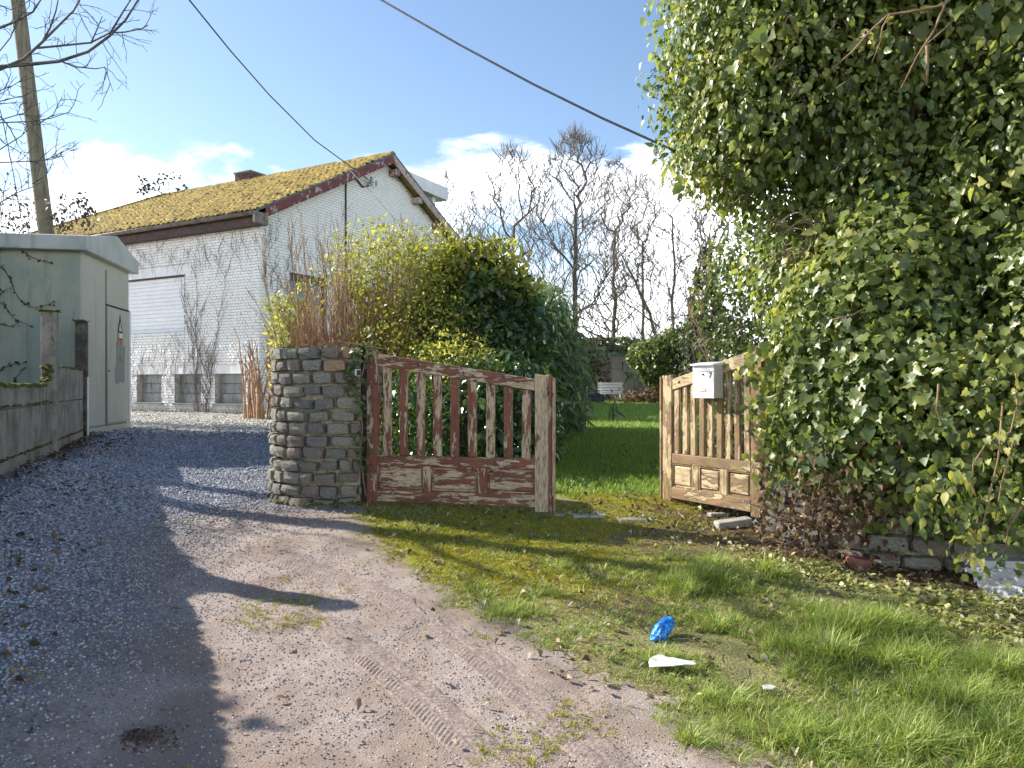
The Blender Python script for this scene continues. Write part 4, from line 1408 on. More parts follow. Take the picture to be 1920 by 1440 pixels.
# doorbell box on the pillar
simple_mat('bell_white', [(.3, (.6, .6, .58)), (.7, (.72, .72, .7))], 8, rough=.4, bump=.02)
bp = px(671, 699, 6.86)
bell = MB().box(-.028, .028, -.03, .03, -.032, .032).build('doorbell', MATS['bell_white'], None, bevel=.006)
bell.location = bp; bell.rotation_euler = (0, 0, math.radians(12))
tag(bell, 'small white doorbell box on the stone pillar', 'doorbell')
MB().box(-.012, .026, -.036, -.0305, -.024, .024).build('push_plate', MATS['sign_black'], bell)

# ================================================================== GATES
peel('gate_paint_v', (.23, .072, .036), (.44, .33, .205), (.07, .046, .032), .53, (2.6, 2.6, .5), 9, vary=.09)
peel('gate_paint_h', (.23, .078, .04), (.45, .34, .215), (.07, .046, .032), .46, (.5, 2.6, 2.6), 9, vary=.10)
peel('gate_red', (.22, .07, .042), (.37, .29, .2), (.07, .04, .03), .68, (2.0, 2.0, .5), 6, vary=.05)
peel('gate_grey', (.23, .085, .045), (.44, .335, .21), (.07, .052, .04), .3, (2.2, 2.2, .4), 8, vary=.1)
peel('gate_brown_v', (.26, .155, .075), (.44, .33, .19), (.09, .055, .03), .52, (2.2, 2.2, .5), 6, moss=.45, vary=.2)
peel('gate_brown_h', (.26, .16, .08), (.45, .345, .2), (.09, .055, .03), .48, (.5, 2.2, 2.2), 6, moss=.75, vary=.2)
simple_mat('nail_rust', [(.3, (.05, .03, .025)), (.7, (.12, .07, .05))], 20)
simple_mat('nail_pale', [(.3, (.3, .27, .24)), (.7, (.45, .42, .38))], 20)

def gate(name, hinge, free, label, n_slats, mv, mh, ms_, mf, side, n_panels=3):
    """local x from hinge to free end; the face towards the road is local -y when side=1, +y when side=-1"""
    hx, fx = Vector(hinge), Vector(free)
    d = fx - hx; L = d.length
    g = empty(name, (hx.x, hx.y, .49), math.atan2(d.y, d.x), label, 'gate', 'wooden gate leaves')
    q = side
    def B(nm, x0, x1, y0, y1, z0, z1, mat, bev=.005):
        return MB().box(x0, x1, min(y0 * q, y1 * q), max(y0 * q, y1 * q), z0, z1).build(nm, mat, g, bevel=bev)
    Ht, Hf = 1.44, 1.19
    sw = .108; fw = .125
    topl = lambda u: 1.395 + (1.155 - 1.395) * (u - sw) / (L - sw - fw)
    # stiles
    MB().prism([(0, -.02), (sw, -.02), (sw, Ht - .035), (.02, Ht), (0, Ht - .01)], (1, 0, 0), (0, 0, 1), (0, .06, 0), (0, -.03, 0)).build('hinge_stile', ms_, g, bevel=.005)
    MB().prism([(L - fw, -.02), (L, -.02), (L, Hf + .005), (L - .03, Hf - .006), (L - .075, Hf), (L - fw, Hf + .012)], (1, 0, 0), (0, 0, 1), (0, .07, 0), (0, -.035, 0)).build('free_stile', mf, g, bevel=.006)
    B('cover_strip', L + .001, L + .026, -.045, .03, -.02, Hf - .01, ms_)
    B('cover_strip', L + .027, L + .05, -.02, .04, -.02, Hf - .025, mf)
    # rails
    rl = MB().prism([(sw, topl(sw) - .115), (L - fw, topl(L - fw) - .105), (L - fw, topl(L - fw)), (sw, topl(sw))], (1, 0, 0), (0, 0, 1), (0, .056, 0), (0, -.028, 0)).build('top_rail', mh, g, bevel=.006)
    B('mid_rail', sw, L - fw, -.031, .029, .355, .447, mh)
    B('bottom_rail', sw, L - fw, -.033, .031, .02, .125, mh)
    W = L - sw - fw
    mw = .075
    pw = (W - (n_panels - 1) * mw) / n_panels
    for i in range(n_panels):
        a = sw + i * (pw + mw)
        if i: B('muntin', a - mw, a, -.029, .027, .126, .354, mv)
        p = MB().box(a + .001, a + pw - .001, -.008, .008, .1255, .3545).build('panel', mh, g)
        # raised field with a moulded edge
        fld = MB()
        f0, f1 = .022, .036
        zz0, zz1 = .1255, .3545
        y0 = -.0085 * q; y1 = -.021 * q
        for (rev) in (1,):
            o1 = [(a + f0, zz0 + f0), (a + pw - f0, zz0 + f0), (a + pw - f0, zz1 - f0), (a + f0, zz1 - f0)]
            o2 = [(a + f1, zz0 + f1), (a + pw - f1, zz0 + f1), (a + pw - f1, zz1 - f1), (a + f1, zz1 - f1)]
            vv = [(u, y0, v) for u, v in o1] + [(u, y1, v) for u, v in o2]
            fld.add(vv, [(4, 5, 6, 7)] + [(j, (j + 1) % 4, 4 + (j + 1) % 4, 4 + j) for j in range(4)])
        fld.build('raised_field', mh, p)
        mol = MB()
        for (u0, u1, v0, v1) in ((a, a + pw, zz0, zz0 + .012), (a, a + pw, zz1 - .012, zz1), (a, a + .012, zz0 + .012, zz1 - .012), (a + pw - .012, a + pw, zz0 + .012, zz1 - .012)):
            mol.box(u0 + .001, u1 - .001, min(-.0085 * q, -.024 * q), max(-.0085 * q, -.024 * q), v0, v1)
        mol.build('moulding', ms_, p)
    # slats
    gap = W / n_slats
    rr = np.random.default_rng(len(label))
    for i in range(n_slats):
        c_ = sw + gap * (i + .5) + rr.normal(0, .002)
        w_ = min(.078, gap * .56)
        lean = rr.normal(0, .003)
        zt = topl(c_) - .108
        sl_ = MB().prism([(c_ - w_ / 2, .448), (c_ + w_ / 2, .448), (c_ + w_ / 2 + lean, topl(c_ + w_ / 2) - .112), (c_ - w_ / 2 + lean, topl(c_ - w_ / 2) - .112)], (1, 0, 0), (0, 0, 1), (0, .034, 0), (0, -.017, 0)).build('slat', mv, g, bevel=.004)
    # nails along the hinge stile and pegs in the rails
    for z in (1.33, 1.27, 1.13, .97, .72, .44, .22, .12):
        MB().tube([(sw * .45, -.036 * q, z), (sw * .45, -.028 * q, z)], .007, 8).build('nail', MATS['nail_pale'], g)
    for u in (.3, 1.0, .62):
        uu = sw + W * u * .9
        MB().tube([(uu, -.034 * q, topl(uu) - .05), (uu, -.026 * q, topl(uu) - .05)], .011, 8).build('nail', MATS['nail_rust'], g)
    return g, L
gl, Lg = gate('wooden_gate', (-1.352, 7.0, 0), (.33, 6.6, 0), 'open wooden gate leaf with flaking red paint beside the stone pillar', 9, MATS['gate_paint_v'], MATS['gate_paint_h'], MATS['gate_red'], MATS['gate_grey'], 1)
gr, Lr = gate('wooden_gate', (2.115, 6.28, 0), (1.485, 7.26, 0), 'mossy brown wooden gate leaf carrying the white letterbox', 9, MATS['gate_brown_v'], MATS['gate_brown_h'], MATS['gate_brown_v'], MATS['gate_brown_v'], -1)
# steel hinge posts
simple_mat('black_steel', [(.3, (.012, .012, .013)), (.7, (.035, .03, .028))], 12, rough=.55)
hp = empty('hinge_post', (-1.395, 7.03, .4), 0, 'black steel hinge post between stone pillar and left gate', 'post')
MB().box(-.028, .028, -.03, .03, -.1, 1.56).build('shaft', MATS['black_steel'], hp, bevel=.004)
for z in (.3, 1.3): MB().tube([(.02, -.02, z), (.07, -.01, z - .003)], .014, 8).build('hinge_pin', MATS['black_steel'], hp)

# ================================================================== LETTERBOX on the right gate
simple_mat('box_white', [(.3, (.68, .69, .69)), (.62, (.77, .775, .77)), (.8, (.6, .61, .61))], 5, rough=.35, bump=.03)
simple_mat('box_grey', [(.3, (.45, .44, .41)), (.7, (.52, .51, .48))], 5, rough=.45, bump=.03)
simple_mat('brass_plate', [(.3, (.5, .42, .2)), (.7, (.62, .55, .3))], 8, rough=.35, bump=.02)
simple_mat('plate_paper', [(.3, (.6, .58, .48)), (.7, (.68, .66, .58))], 8)
mbx = empty('letterbox', (0, 0, 0), 0, 'white steel letterbox numbered 7 hanging on the right gate', 'letterbox')
gd = Vector((1.485 - 2.115, 7.26 - 6.28, 0)).normalized()
nf_ = Vector((-gd.y, gd.x, 0))             # towards the road
if nf_.dot(Vector((-1, -1, 0))) < 0: nf_ = -nf_
cpos = Vector((2.115, 6.28, 0)) + gd * .535 + nf_ * .032
mbx.matrix_world = Matrix(((-gd.x, -nf_.x, 0, cpos.x), (-gd.y, -nf_.y, 0, cpos.y), (0, 0, 1, 1.475), (0, 0, 0, 1)))
# local x to the right as seen from the road, local -y towards the road, z up
bw, bh, bd = .255, .315, .11
MB().box(-bw / 2, bw / 2, -bd, 0, 0, bh - .02).build('body', MATS['box_grey'], mbx, bevel=.004)
MB().box(-bw / 2 + .003, bw / 2 - .003, -bd - .006, -bd - .0005, .014, bh - .085).build('door', MATS['box_white'], mbx, bevel=.002)
MB().box(-bw / 2 + .003, bw / 2 - .003, -bd - .005, -bd - .0005, bh - .078, bh - .022).build('flap', MATS['box_white'], mbx, bevel=.002)
MB().box(-bw / 2 + .003, bw / 2 - .003, -bd - .004, -bd - .0005, .0, .012).build('lower_lip', MATS['box_white'], mbx)
MB().prism([(-bd - .024, bh - .028), (-bd - .024, bh - .012), (-.0, bh + .008), (.0, bh - .019)], (0, 1, 0), (0, 0, 1), (bw + .02, 0, 0), (-bw / 2 - .01, 0, 0)).build('lid', MATS['box_white'], mbx, bevel=.003)
MB().tube([(.0, -bd - .006, bh - .105), (.0, -bd - .014, bh - .105)], .009, 10).build('lock', MATS['sign_black'], mbx)
MB().box(-.035, .035, -bd - .010, -bd - .0062, .058, .088).build('name_plate', MATS['brass_plate'], mbx)
MB().box(-.029, .029, -bd - .0115, -bd - .0102, .063, .083).build('name_card', MATS['plate_paper'], mbx)
mb = MB()
for i in range(2): mb.box(-.11, -.055, -bd - .0075, -bd - .0062, bh - .105 - i * .02, bh - .102 - i * .02)
mb.build('faint_print', MATS['box_grey'], mbx)
o = link('number', text_mesh('7', .072, .0008), MATS['sign_black'], mbx)
o.matrix_local = Matrix(((1, 0, 0, .088), (0, 0, -1, -bd - .0075), (0, 1, 0, bh - .115), (0, 0, 0, 1)))

# ================================================================== STONE WALL UNDER THE IVY
gwz = .26
sw_ = empty('garden_wall', (2.5, 5.5, gwz), 0, 'low stone garden wall showing below the ivy', 'wall')
ol = [(-.36, 1.0), (-.34, .66), (-.27, .4), (-.13, .17), (.07, .03), (.3, -.07), (.6, -.16), (1.0, -.3), (1.5, -.48), (2.1, -.7)]
stone_courses(sw_, ol, -.02, 4, rs, .25, .135, jointw=.022)
closed = [(x_ + .02, y_ + .035) for x_, y_ in ol] + [(2.2, -.2), (1.2, .25), (.4, .5), (.02, .7), (.0, 1.0)]
core(sw_, closed, -.3, .5)

# ================================================================== IVY MASS ON THE RIGHT
leaf_mat('ivy_leaf', [(0, (.05, .085, .028)), (.35, (.12, .165, .044)), (.65, (.215, .25, .068)), (.88, (.36, .36, .105)), (1, (.5, .48, .2))], trans=.34, rough=.4, tcol=2.0)
leaf_mat('dry_leaf', [(0, (.06, .034, .024)), (.5, (.14, .085, .055)), (.8, (.27, .18, .12)), (1, (.42, .33, .23))], trans=.15, rough=.8, spec=.15)
simple_mat('ivy_wood', [(.3, (.08, .058, .04)), (.6, (.17, .125, .09)), (.85, (.28, .215, .155))], 9, bump=.6, rough=.9)
rng = np.random.default_rng(201)
IV = Vector((3.05, 6.0, .3))
ivy = empty('ivy_thicket', IV, 0, 'towering glossy ivy covering the wall and tree beside the right gate', 'ivy')
crown = [(3.05, 7.0, 4.35, 1.62, 1.25, 1.3), (2.55, 7.0, 5.5, 1.22, 1.2, 1.35), (4.2, 6.6, 4.8, 1.8, 1.6, 1.9), (2.12, 7.0, 3.95, .72, .8, .75), (2.25, 7.0, 4.7, .82, .9, .9), (3.6, 6.3, 6.0, 1.8, 1.3, 1.3), (5.6, 5.6, 5.0, 1.6, 1.4, 2.0)]
midp = [(3.0, 6.9, 2.75, .82, .8, .85), (3.5, 6.3, 2.7, 1.0, .9, 1.1), (4.3, 5.7, 3.0, 1.1, .9, 1.3)]
low = [(2.55, 5.9, 1.35, .46, .5, .85), (2.62, 6.0, 1.9, .5, .5, .7), (2.8, 5.62, 1.35, .5, .45, .82), (3.2, 5.42, 1.4, .55, .5, .92), (3.7, 5.15, 1.55, .62, .55, 1.1), (4.25, 4.85, 1.75, .75, .62, 1.4), (3.05, 5.9, 2.2, .75, .65, .8), (4.9, 4.6, 2.2, .9, .7, 1.9)]
loc = lambda E: [(e[0] - IV.x, e[1] - IV.y, e[2] - IV.z, *e[3:]) for e in E]
o1, A1 = foliage('upper_foliage', loc(crown), 62000, .075, LEAF_OVATE, MATS['ivy_leaf'], ivy, rng, droop=1.0, out=1.0, jitter=.45, seed=3, lump=.3, lscale=1.9, lo=.5)
o2, A2 = foliage('middle_foliage', loc(midp), 16000, .068, LEAF_HEART, MATS['ivy_leaf'], ivy, rng, droop=1.0, out=1.0, jitter=.42, seed=4, lump=.22, lo=.6)
o3, A3 = foliage('lower_foliage', loc(low), 26000, .066, LEAF_IVY, MATS['ivy_leaf'], ivy, rng, droop=1.1, out=1.2, jitter=.4, seed=5, lump=.24, lscale=2.6, lo=.6, zmin=.12)
o4, _ = foliage('inner_foliage', loc(crown[:5] + midp + low), 12000, .13, LEAF_HEART, MATS['ivy_leaf'], ivy, rng, droop=1.0, seed=6, lump=.1, lo=.12, hi=.72)
for o in (o1, o2, o3, o4): o['kind'] = 'stuff'
# the nearest leaves one by one: large blades standing a little proud of the mass
def proud_leaves(parent, arrs, n, mats, tmpl, rng, scale=1.25, cam_local=None):
    P = np.concatenate([a[0] for a in arrs]); N = np.concatenate([a[1] for a in arrs]); T = np.concatenate([a[2] for a in arrs]); S = np.concatenate([a[3] for a in arrs])
    v = cam_local - P; dist = np.linalg.norm(v, axis=1)
    face = np.abs((N * v).sum(1) / dist)
    score = S / dist * (.4 + face) + rng.random(len(P)) * .002 - .6 * (dist > np.percentile(dist, 45))
    idx = np.argsort(-score)[:n]
    mes = []
    for m_ in range(6):
        TV, TF = tmpl[m_ % len(tmpl)]
        mes.append(np_mesh('leaf', TV, TF, mats, rnd=np.full(len(TV), .15 + .1 * m_)))
    for i in idx:
        y = Vector(T[i]).normalized(); z = Vector(N[i]); z = (z - y * z.dot(y)).normalized(); x = y.cross(z)
        o = link('leaf', mes[rng.integers(0, 6)], None, parent)
        p = Vector(P[i]) + Vector(v[i]).normalized() * .02
        s = S[i] * scale
        o.matrix_local = Matrix(((x.x * s, y.x * s, z.x * s, p.x), (x.y * s, y.y * s, z.y * s, p.y), (x.z * s, y.z * s, z.z * s, p.z), (0, 0, 0, 1)))
proud_leaves(ivy, (A1, A2, A3), 300, MATS['ivy_leaf'], (LEAF_HEART, LEAF_IVY, LEAF_OVATE), rng, 1.25, np.array([0, 0, 1.6]) - np.array(IV))
# trunks and inner wood
mb = MB()
for (x_, y_, top, r) in ((3.3, 6.8, 5.0, .13), (3.8, 6.5, 5.2, .10), (3.1, 6.9, 4.4, .07), (4.5, 5.8, 4.5, .09)):
    grow(mb, (x_ - IV.x, y_ - IV.y, .0), (rng.normal(0, .1), rng.normal(0, .1), 1), top, r, 1, rng, wander=.05, up=.1, kids=(6, 8), ratio=.16, angle=.9, sides=7, rmin=.006)
mb.build('trunk', MATS['ivy_wood'], ivy, True)
def local(pt): return Vector(pt) - IV
# bare whitish branches hanging out in front, tangle in the gap, and long runners low down
for path, r0 in (([(1790, -30), (1770, 10), (1720, 20), (1665, 28), (1630, 60), (1600, 95), (1560, 130)], .012), ([(1670, 25), (1655, 50), (1650, 80), (1635, 118)], .007), ([(1775, 0), (1750, 60), (1720, 105), (1690, 165)], .010),
                 ([(1800, 25), (1770, 55), (1738, 82)], .007), ([(1738, 85), (1740, 120), (1738, 160)], .012)):
    pts = [local(px(a, b_, 5.35 + .05 * i)) for i, (a, b_) in enumerate(path)]
    MB().tube(pts, list(np.linspace(r0, r0 * .5, len(pts))), 5).build('branch', MATS['dry_stem'], ivy, True)
mb = MB()
for k in range(46):
    c_ = local(px(rng.uniform(1470, 1620), rng.uniform(400, 500), 6.3)); q = [c_]
    a = rng.uniform(0, 6.28); l = rng.uniform(.2, .5)
    for t in range(1, 6): q.append(c_ + Vector((math.cos(a) * l * t / 5, rng.normal(0, .03), -abs(math.sin(a)) * .35 * l * t / 5 + .12 * math.sin(t * .9) * l)))
    mb.tube(q, list(np.linspace(.009, .004, 6)), 4, cap=False)
for k in range(70):
    c_ = local(px(rng.uniform(1440, 1640), rng.uniform(930, 1020), 5.45)); q = [c_]
    a = rng.uniform(0, 6.28); l = rng.uniform(.1, .35)
    for t in range(1, 6): q.append(c_ + Vector((math.cos(a) * l * t / 5, rng.normal(0, .02), math.sin(a) * l * .7 * t / 5 + rng.normal(0, .012))))
    mb.tube(q, list(np.linspace(.005, .002, 6)), 3, cap=False)
mb.build('twig_tangle', MATS['dry_stem'], ivy)['kind'] = 'stuff'
for path in ([(1905, 700), (1908, 760), (1895, 810), (1850, 830), (1825, 870), (1822, 910), (1838, 950), (1828, 1000), (1805, 1050)], [(1880, 760), (1872, 860), (1848, 960), (1838, 1030), (1810, 1060)], [(1760, 720), (1756, 770), (1770, 800)],
             [(1900, 830), (1880, 900), (1865, 980)], [(1560, 600), (1600, 590), (1625, 575)], [(1915, 950), (1890, 990), (1885, 1040)]):
    pts = [local(px(a, b_, 4.62 + .03 * i)) for i, (a, b_) in enumerate(path)]
    MB().tube(pts, list(np.linspace(.007, .004, len(pts))), 5).build('runner', MATS['dry_stem'], ivy, True)
# dead brown leaves at the foot, hanging sprays and black berry heads
n = 1150
pp = np.array([tuple(local(px(a, b_, d))) for a, b_, d in zip(rng.normal(1580, 95, n).clip(1430, 1760), rng.normal(955, 55, n).clip(800, 1040), rng.uniform(5.25, 5.75, n))])
o = leaves('dead_leaves', pp, norm(np.array([-.2, -1, .3]) + rng.normal(0, .6, (n, 3))), norm(np.array([0, 0, -1]) + rng.normal(0, .6, (n, 3))), rng.uniform(.025, .06, n), LEAF_DRY, MATS['dry_leaf'], ivy)
o['kind'] = 'stuff'
def spray(pxl, n_, d0, sprd, size, tm, nm):
    pts = np.array([tuple(local(px(rng.normal(a, sprd), rng.normal(b_, sprd), d0 + rng.normal(0, .06)))) for (a, b_) in pxl for _ in range(n_)])
    m_ = len(pts)
    leaves(nm, pts, norm(np.array([-.2, -1, .5]) + rng.normal(0, .45, (m_, 3))), norm(np.array([0, -.1, -1]) + rng.normal(0, .5, (m_, 3))), rng.uniform(.6, 1.3, m_) * size, tm, MATS['ivy_leaf'], ivy)['kind'] = 'stuff'
spray([(1412, 690), (1425, 760), (1430, 840), (1440, 900), (1420, 720), (1428, 800), (1450, 870), (1450, 940), (1432, 660)], 24, 6.1, 15, .06, LEAF_IVY, 'gate_ivy')
spray([(1750, 900), (1790, 930), (1760, 960), (1800, 980), (1830, 1000), (1720, 920), (1850, 940), (1830, 1040), (1790, 880)], 26, 4.85, 26, .075, LEAF_OVATE, 'hanging_spray')
spray([(1860, 700), (1900, 780), (1870, 860), (1890, 940), (1870, 1010), (1905, 880), (1850, 780)], 30, 4.7, 34, .045, LEAF_IVY, 'hanging_spray')
simple_mat('ivy_berry', [(.3, (.015, .015, .02)), (.7, (.05, .045, .055))], 9, rough=.5, bump=0)
heads = [(1232, 40), (1226, 105), (1228, 130), (1224, 140), (1230, 165), (1226, 182), (1235, 218), (1240, 262), (1232, 285), (1230, 300), (1240, 345), (1500, 75), (1530, 135), (1590, 165), (1560, 250), (1500, 290), (1690, 300), (1640, 420), (1800, 330), (1755, 135), (1850, 250), (1870, 440), (1720, 390)]
V_, F_ = [], []
bmp = pebble(3, MATS['ivy_berry'])
pv = np.array([v.co[:] for v in bmp.vertices]); pf = np.array([p.vertices[:] for p in bmp.polygons])
cnt = 0
mb = MB()
for (a, b_) in heads + [(rng.uniform(1250, 1900), rng.uniform(20, 450)) for _ in range(60)]:
    d_ = 7.0 if a < 1245 else rng.uniform(5.45, 5.9)
    c0 = local(px(a, b_, d_))
    for _ in range(9):
        V_.append(pv * .009 + np.array(c0) + rng.normal(0, .018, 3)); F_.append(pf + cnt * len(pv)); cnt += 1
    mb.tube([c0 + (Vector((.12, .05, -.04)) if a < 1245 else Vector((rng.normal(0, .03), .08, rng.normal(-.05, .03)))), c0], .0025, 3)
link('berry_heads', np_mesh('berry_heads', np.concatenate(V_), np.concatenate(F_), MATS['ivy_berry'], True), None, ivy)['kind'] = 'stuff'
mb.build('berry_stalk', MATS['dry_stem'], ivy)['kind'] = 'stuff'

# ivy shoots on the left pillar
pi_ = empty('pillar_ivy', (-1.45, 6.9, .5), 0, 'small ivy shoots clinging between the pillar and the left gate', 'ivy')
n = 170
aa = rng.choice([(660, 690), (672, 715), (678, 745), (680, 790), (655, 705), (676, 830), (668, 668), (690, 660), (684, 870)], n)
pp = np.array([tuple(px(a + rng.normal(0, 8), b_ + rng.normal(0, 14), 6.84 + rng.normal(0, .015)) - Vector((-1.45, 6.9, .5))) for a, b_ in aa])
leaves('foliage', pp, norm(np.array([0, -1, .3]) + rng.normal(0, .5, (n, 3))), norm(np.array([0, 0, -1]) + rng.normal(0, .6, (n, 3))), rng.uniform(.022, .05, n), LEAF_IVY, MATS['ivy_leaf'], pi_, rnd=rng.random(n) * .35)
mb = MB()
for path in ([(690, 655), (680, 700), (672, 740), (680, 800), (676, 860), (686, 930)], [(672, 700), (655, 705), (640, 715)], [(700, 648), (650, 642), (600, 650), (560, 648)], [(745, 690), (725, 655), (690, 648), (630, 640), (585, 655)]):
    mb.tube([px(a, b_, 6.86 if a > 650 else 7.0) - Vector((-1.45, 6.9, .5)) for a, b_ in path], .006, 4)
mb.build('stem', MATS['dry_stem'], pi_)

# ================================================================== SHRUBS BEHIND THE LEFT GATE
leaf_mat('privet_leaf', [(0, (.15, .17, .035)), (.4, (.31, .32, .06)), (.75, (.48, .46, .1)), (1, (.64, .6, .18))], trans=.42, rough=.45, tcol=1.5)
leaf_mat('laurel_leaf', [(0, (.024, .055, .022)), (.45, (.055, .105, .034)), (.8, (.11, .17, .05)), (1, (.22, .28, .08))], trans=.2, rough=.25, tcol=2.0)
leaf_mat('bamboo_leaf', [(0, (.06, .105, .055)), (.5, (.14, .215, .105)), (.85, (.25, .32, .155)), (1, (.4, .43, .22))], trans=.25, rough=.45)

def shrub(name, org, label, stems, stemmat, seed, top, spread, rad, lvl=2, kids=(3, 5), up=.10, ratio=.45, angle=.5, wander=.10, rmin=.004, cat='shrub', group=None, base_w=.3):
    rg = np.random.default_rng(seed)
    e = empty(name, org, 0, label, cat, group)
    mb = MB(); ends = []
    for k in range(stems):
        a = rg.uniform(0, 6.28); rr_ = base_w * math.sqrt(rg.random())
        d = Vector((math.cos(a) * spread * rg.random(), math.sin(a) * spread * rg.random(), 1))
        ends += grow(mb, (math.cos(a) * rr_, math.sin(a) * rr_, -.05), d, top * rg.uniform(.65, 1.0), rad * rg.uniform(.6, 1.1), lvl, rg, wander, up, kids, ratio, angle, 5, rmin)
    if mb.v: mb.build('stem', stemmat, e)
    return e, ends, rg
def ell(org, E): return [(a[0] - org[0], a[1] - org[1], a[2] - org[2], *a[3:]) for a in E]

# big multi-stemmed shrub: bare cinnamon stems on the left, yellow-green leaves on the right
simple_mat('cinnamon_stem', [(.3, (.2, .11, .06)), (.55, (.38, .235, .14)), (.8, (.58, .42, .28))], 9, rough=.8)
zg = h1(-2.35, 11)
org = (-2.3, 11.0, zg)
e, ends, rg = shrub('flowering_shrub', org, 'large shrub with bare cinnamon stems and yellow-green leaves behind the pillar', 20, MATS['cinnamon_stem'], 41, 2.9, .30, .019, 2, (5, 7), .06, .42, .42, .07, base_w=.7)
mb = MB()
for k in range(400):       # thicket of upright shoots on the left flank
    b0 = Vector((rg.uniform(-.7, .75), rg.uniform(-.5, .4), rg.uniform(.2, .6)))
    hh = rg.uniform(1.0, 2.1) * (1 if b0.x > -.4 else .8)
    grow(mb, b0, (b0.x * .18 + rg.normal(0, .09), rg.normal(0, .1), 1), hh, .012, 1, rg, .05, .04, (2, 4), .35, .35, 4, .0035, steps=5)
mb.build('bare_shoots', MATS['cinnamon_stem'], e)['kind'] = 'stuff'
E = ell(org, [(-1.55, 10.9, 2.95, .85, .7, .95), (-2.1, 11.1, 3.15, .75, .65, .7), (-1.1, 10.6, 2.2, .8, .7, .8), (-1.75, 10.6, 1.9, .8, .6, .7), (-1.15, 11, 3.2, .5, .5, .62), (-.75, 9.6, 1.75, .6, .6, .45), (-.95, 9.9, 1.4, .6, .6, .5)])
foliage('foliage', E, 21000, .058, LEAF_SMALL, MATS['privet_leaf'], e, rg, droop=.1, up=.5, jitter=.9, seed=8, lo=.35, hi=1.12, lump=.35, lscale=3)[0]['kind'] = 'stuff'
mb = MB()
for k in range(60):       # thin leafless shoots standing above
    b0 = Vector((rg.uniform(-.75, 1.2), rg.uniform(-.3, .4), rg.uniform(1.9, 2.5)))
    grow(mb, b0, (b0.x * .18, rg.normal(0, .15), 1), rg.uniform(.5, 1.1), .006, 1, rg, .06, .04, (3, 5), .35, .5, 3, .003, steps=4)
mb.build('top_twigs', MATS['dry_stem'], e)['kind'] = 'stuff'

# cut-back stems at the house corner
zg = h1(-5.4, 16)
e, ends, rg = shrub('pruned_shrub', (-5.35, 16.0, zg), 'leafless pruned shrub of thick brown stems at the house corner', 22, MATS['cinnamon_stem'], 42, 1.9, .14, .035, 1, (4, 6), .06, .26, .5, .06, rmin=.007, base_w=.42)
# small green shrub behind the pillar
zg = h1(-4.3, 14.2)
e, ends, rg = shrub('small_shrub', (-4.2, 14.2, zg), 'small light green shrub beside the gable window', 6, MATS['dry_stem'], 43, 2.0, .16, .016, 2, (3, 4), .08, .4, .4, .08)
E = ell((-4.2, 14.2, zg), [(-4.2, 14.2, 2.5, .42, .4, .6), (-4.4, 14.2, 2.9, .28, .3, .5), (-4.05, 14.2, 2.9, .28, .3, .6), (-4.2, 14.2, 1.9, .4, .4, .5)])
foliage('foliage', E, 2600, .08, LEAF_SMALL, MATS['privet_leaf'], e, rg, droop=-.4, up=.5, jitter=.9, seed=9, lo=.2, hi=1.15, lump=.4, lscale=4)[0]['kind'] = 'stuff'

# dark laurel
zg = h1(-.6, 11)
org = (-.4, 11.2, zg)
e, ends, rg = shrub('laurel_bush', org, 'big dark glossy laurel bush behind the left gate', 10, MATS['dark_twig'], 44, 2.6, .4, .025, 2, (4, 6), .08)
E = ell(org, [(-.6, 11.1, 2.35, .9, .8, 1.0), (-.05, 11.2, 2.2, .72, .8, 1.0), (-.5, 11.2, 2.95, .75, .7, .6), (-.1, 10.7, 1.5, .75, .7, .9), (-.9, 10.8, 1.3, .9, .7, .7), (.05, 10.4, 1.2, .55, .6, .6)])
o, AL = foliage('foliage', E, 10500, .12, LEAF_OVATE, MATS['laurel_leaf'], e, rg, droop=.45, up=.5, jitter=.7, seed=10, lo=.6, lump=.42, lscale=2.0)
o['kind'] = 'stuff'
# yellow-green young leaves over the top of the laurel
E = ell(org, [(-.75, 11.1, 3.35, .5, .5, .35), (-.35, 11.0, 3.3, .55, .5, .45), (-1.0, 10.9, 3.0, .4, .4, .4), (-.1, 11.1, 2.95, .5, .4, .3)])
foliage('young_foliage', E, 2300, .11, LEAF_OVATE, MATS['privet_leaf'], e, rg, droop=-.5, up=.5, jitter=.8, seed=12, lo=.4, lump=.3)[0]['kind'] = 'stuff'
# low evergreen right behind the gate, seen between the slats
zg = h1(-.3, 8.6)
org = (-.35, 8.7, zg)
e, ends, rg = shrub('evergreen_bush', org, 'low dark evergreen bush seen through the left gate slats', 9, MATS['dark_twig'], 45, 1.0, .7, .014, 2, (4, 6), .04, cat='shrub')
E = ell(org, [(-1.1, 8.9, 1.1, .55, .5, .55), (-.5, 8.8, 1.1, .6, .5, .6), (.1, 8.9, 1.05, .5, .5, .6), (-.1, 9.2, 1.4, .6, .5, .6), (-.9, 9.3, 1.4, .6, .5, .6), (.25, 9.0, .9, .35, .4, .4)])
foliage('foliage', E, 5200, .085, LEAF_OVATE, MATS['laurel_leaf'], e, rg, droop=.6, up=.4, jitter=.8, seed=13, lo=.5, lump=.25)[0]['kind'] = 'stuff'

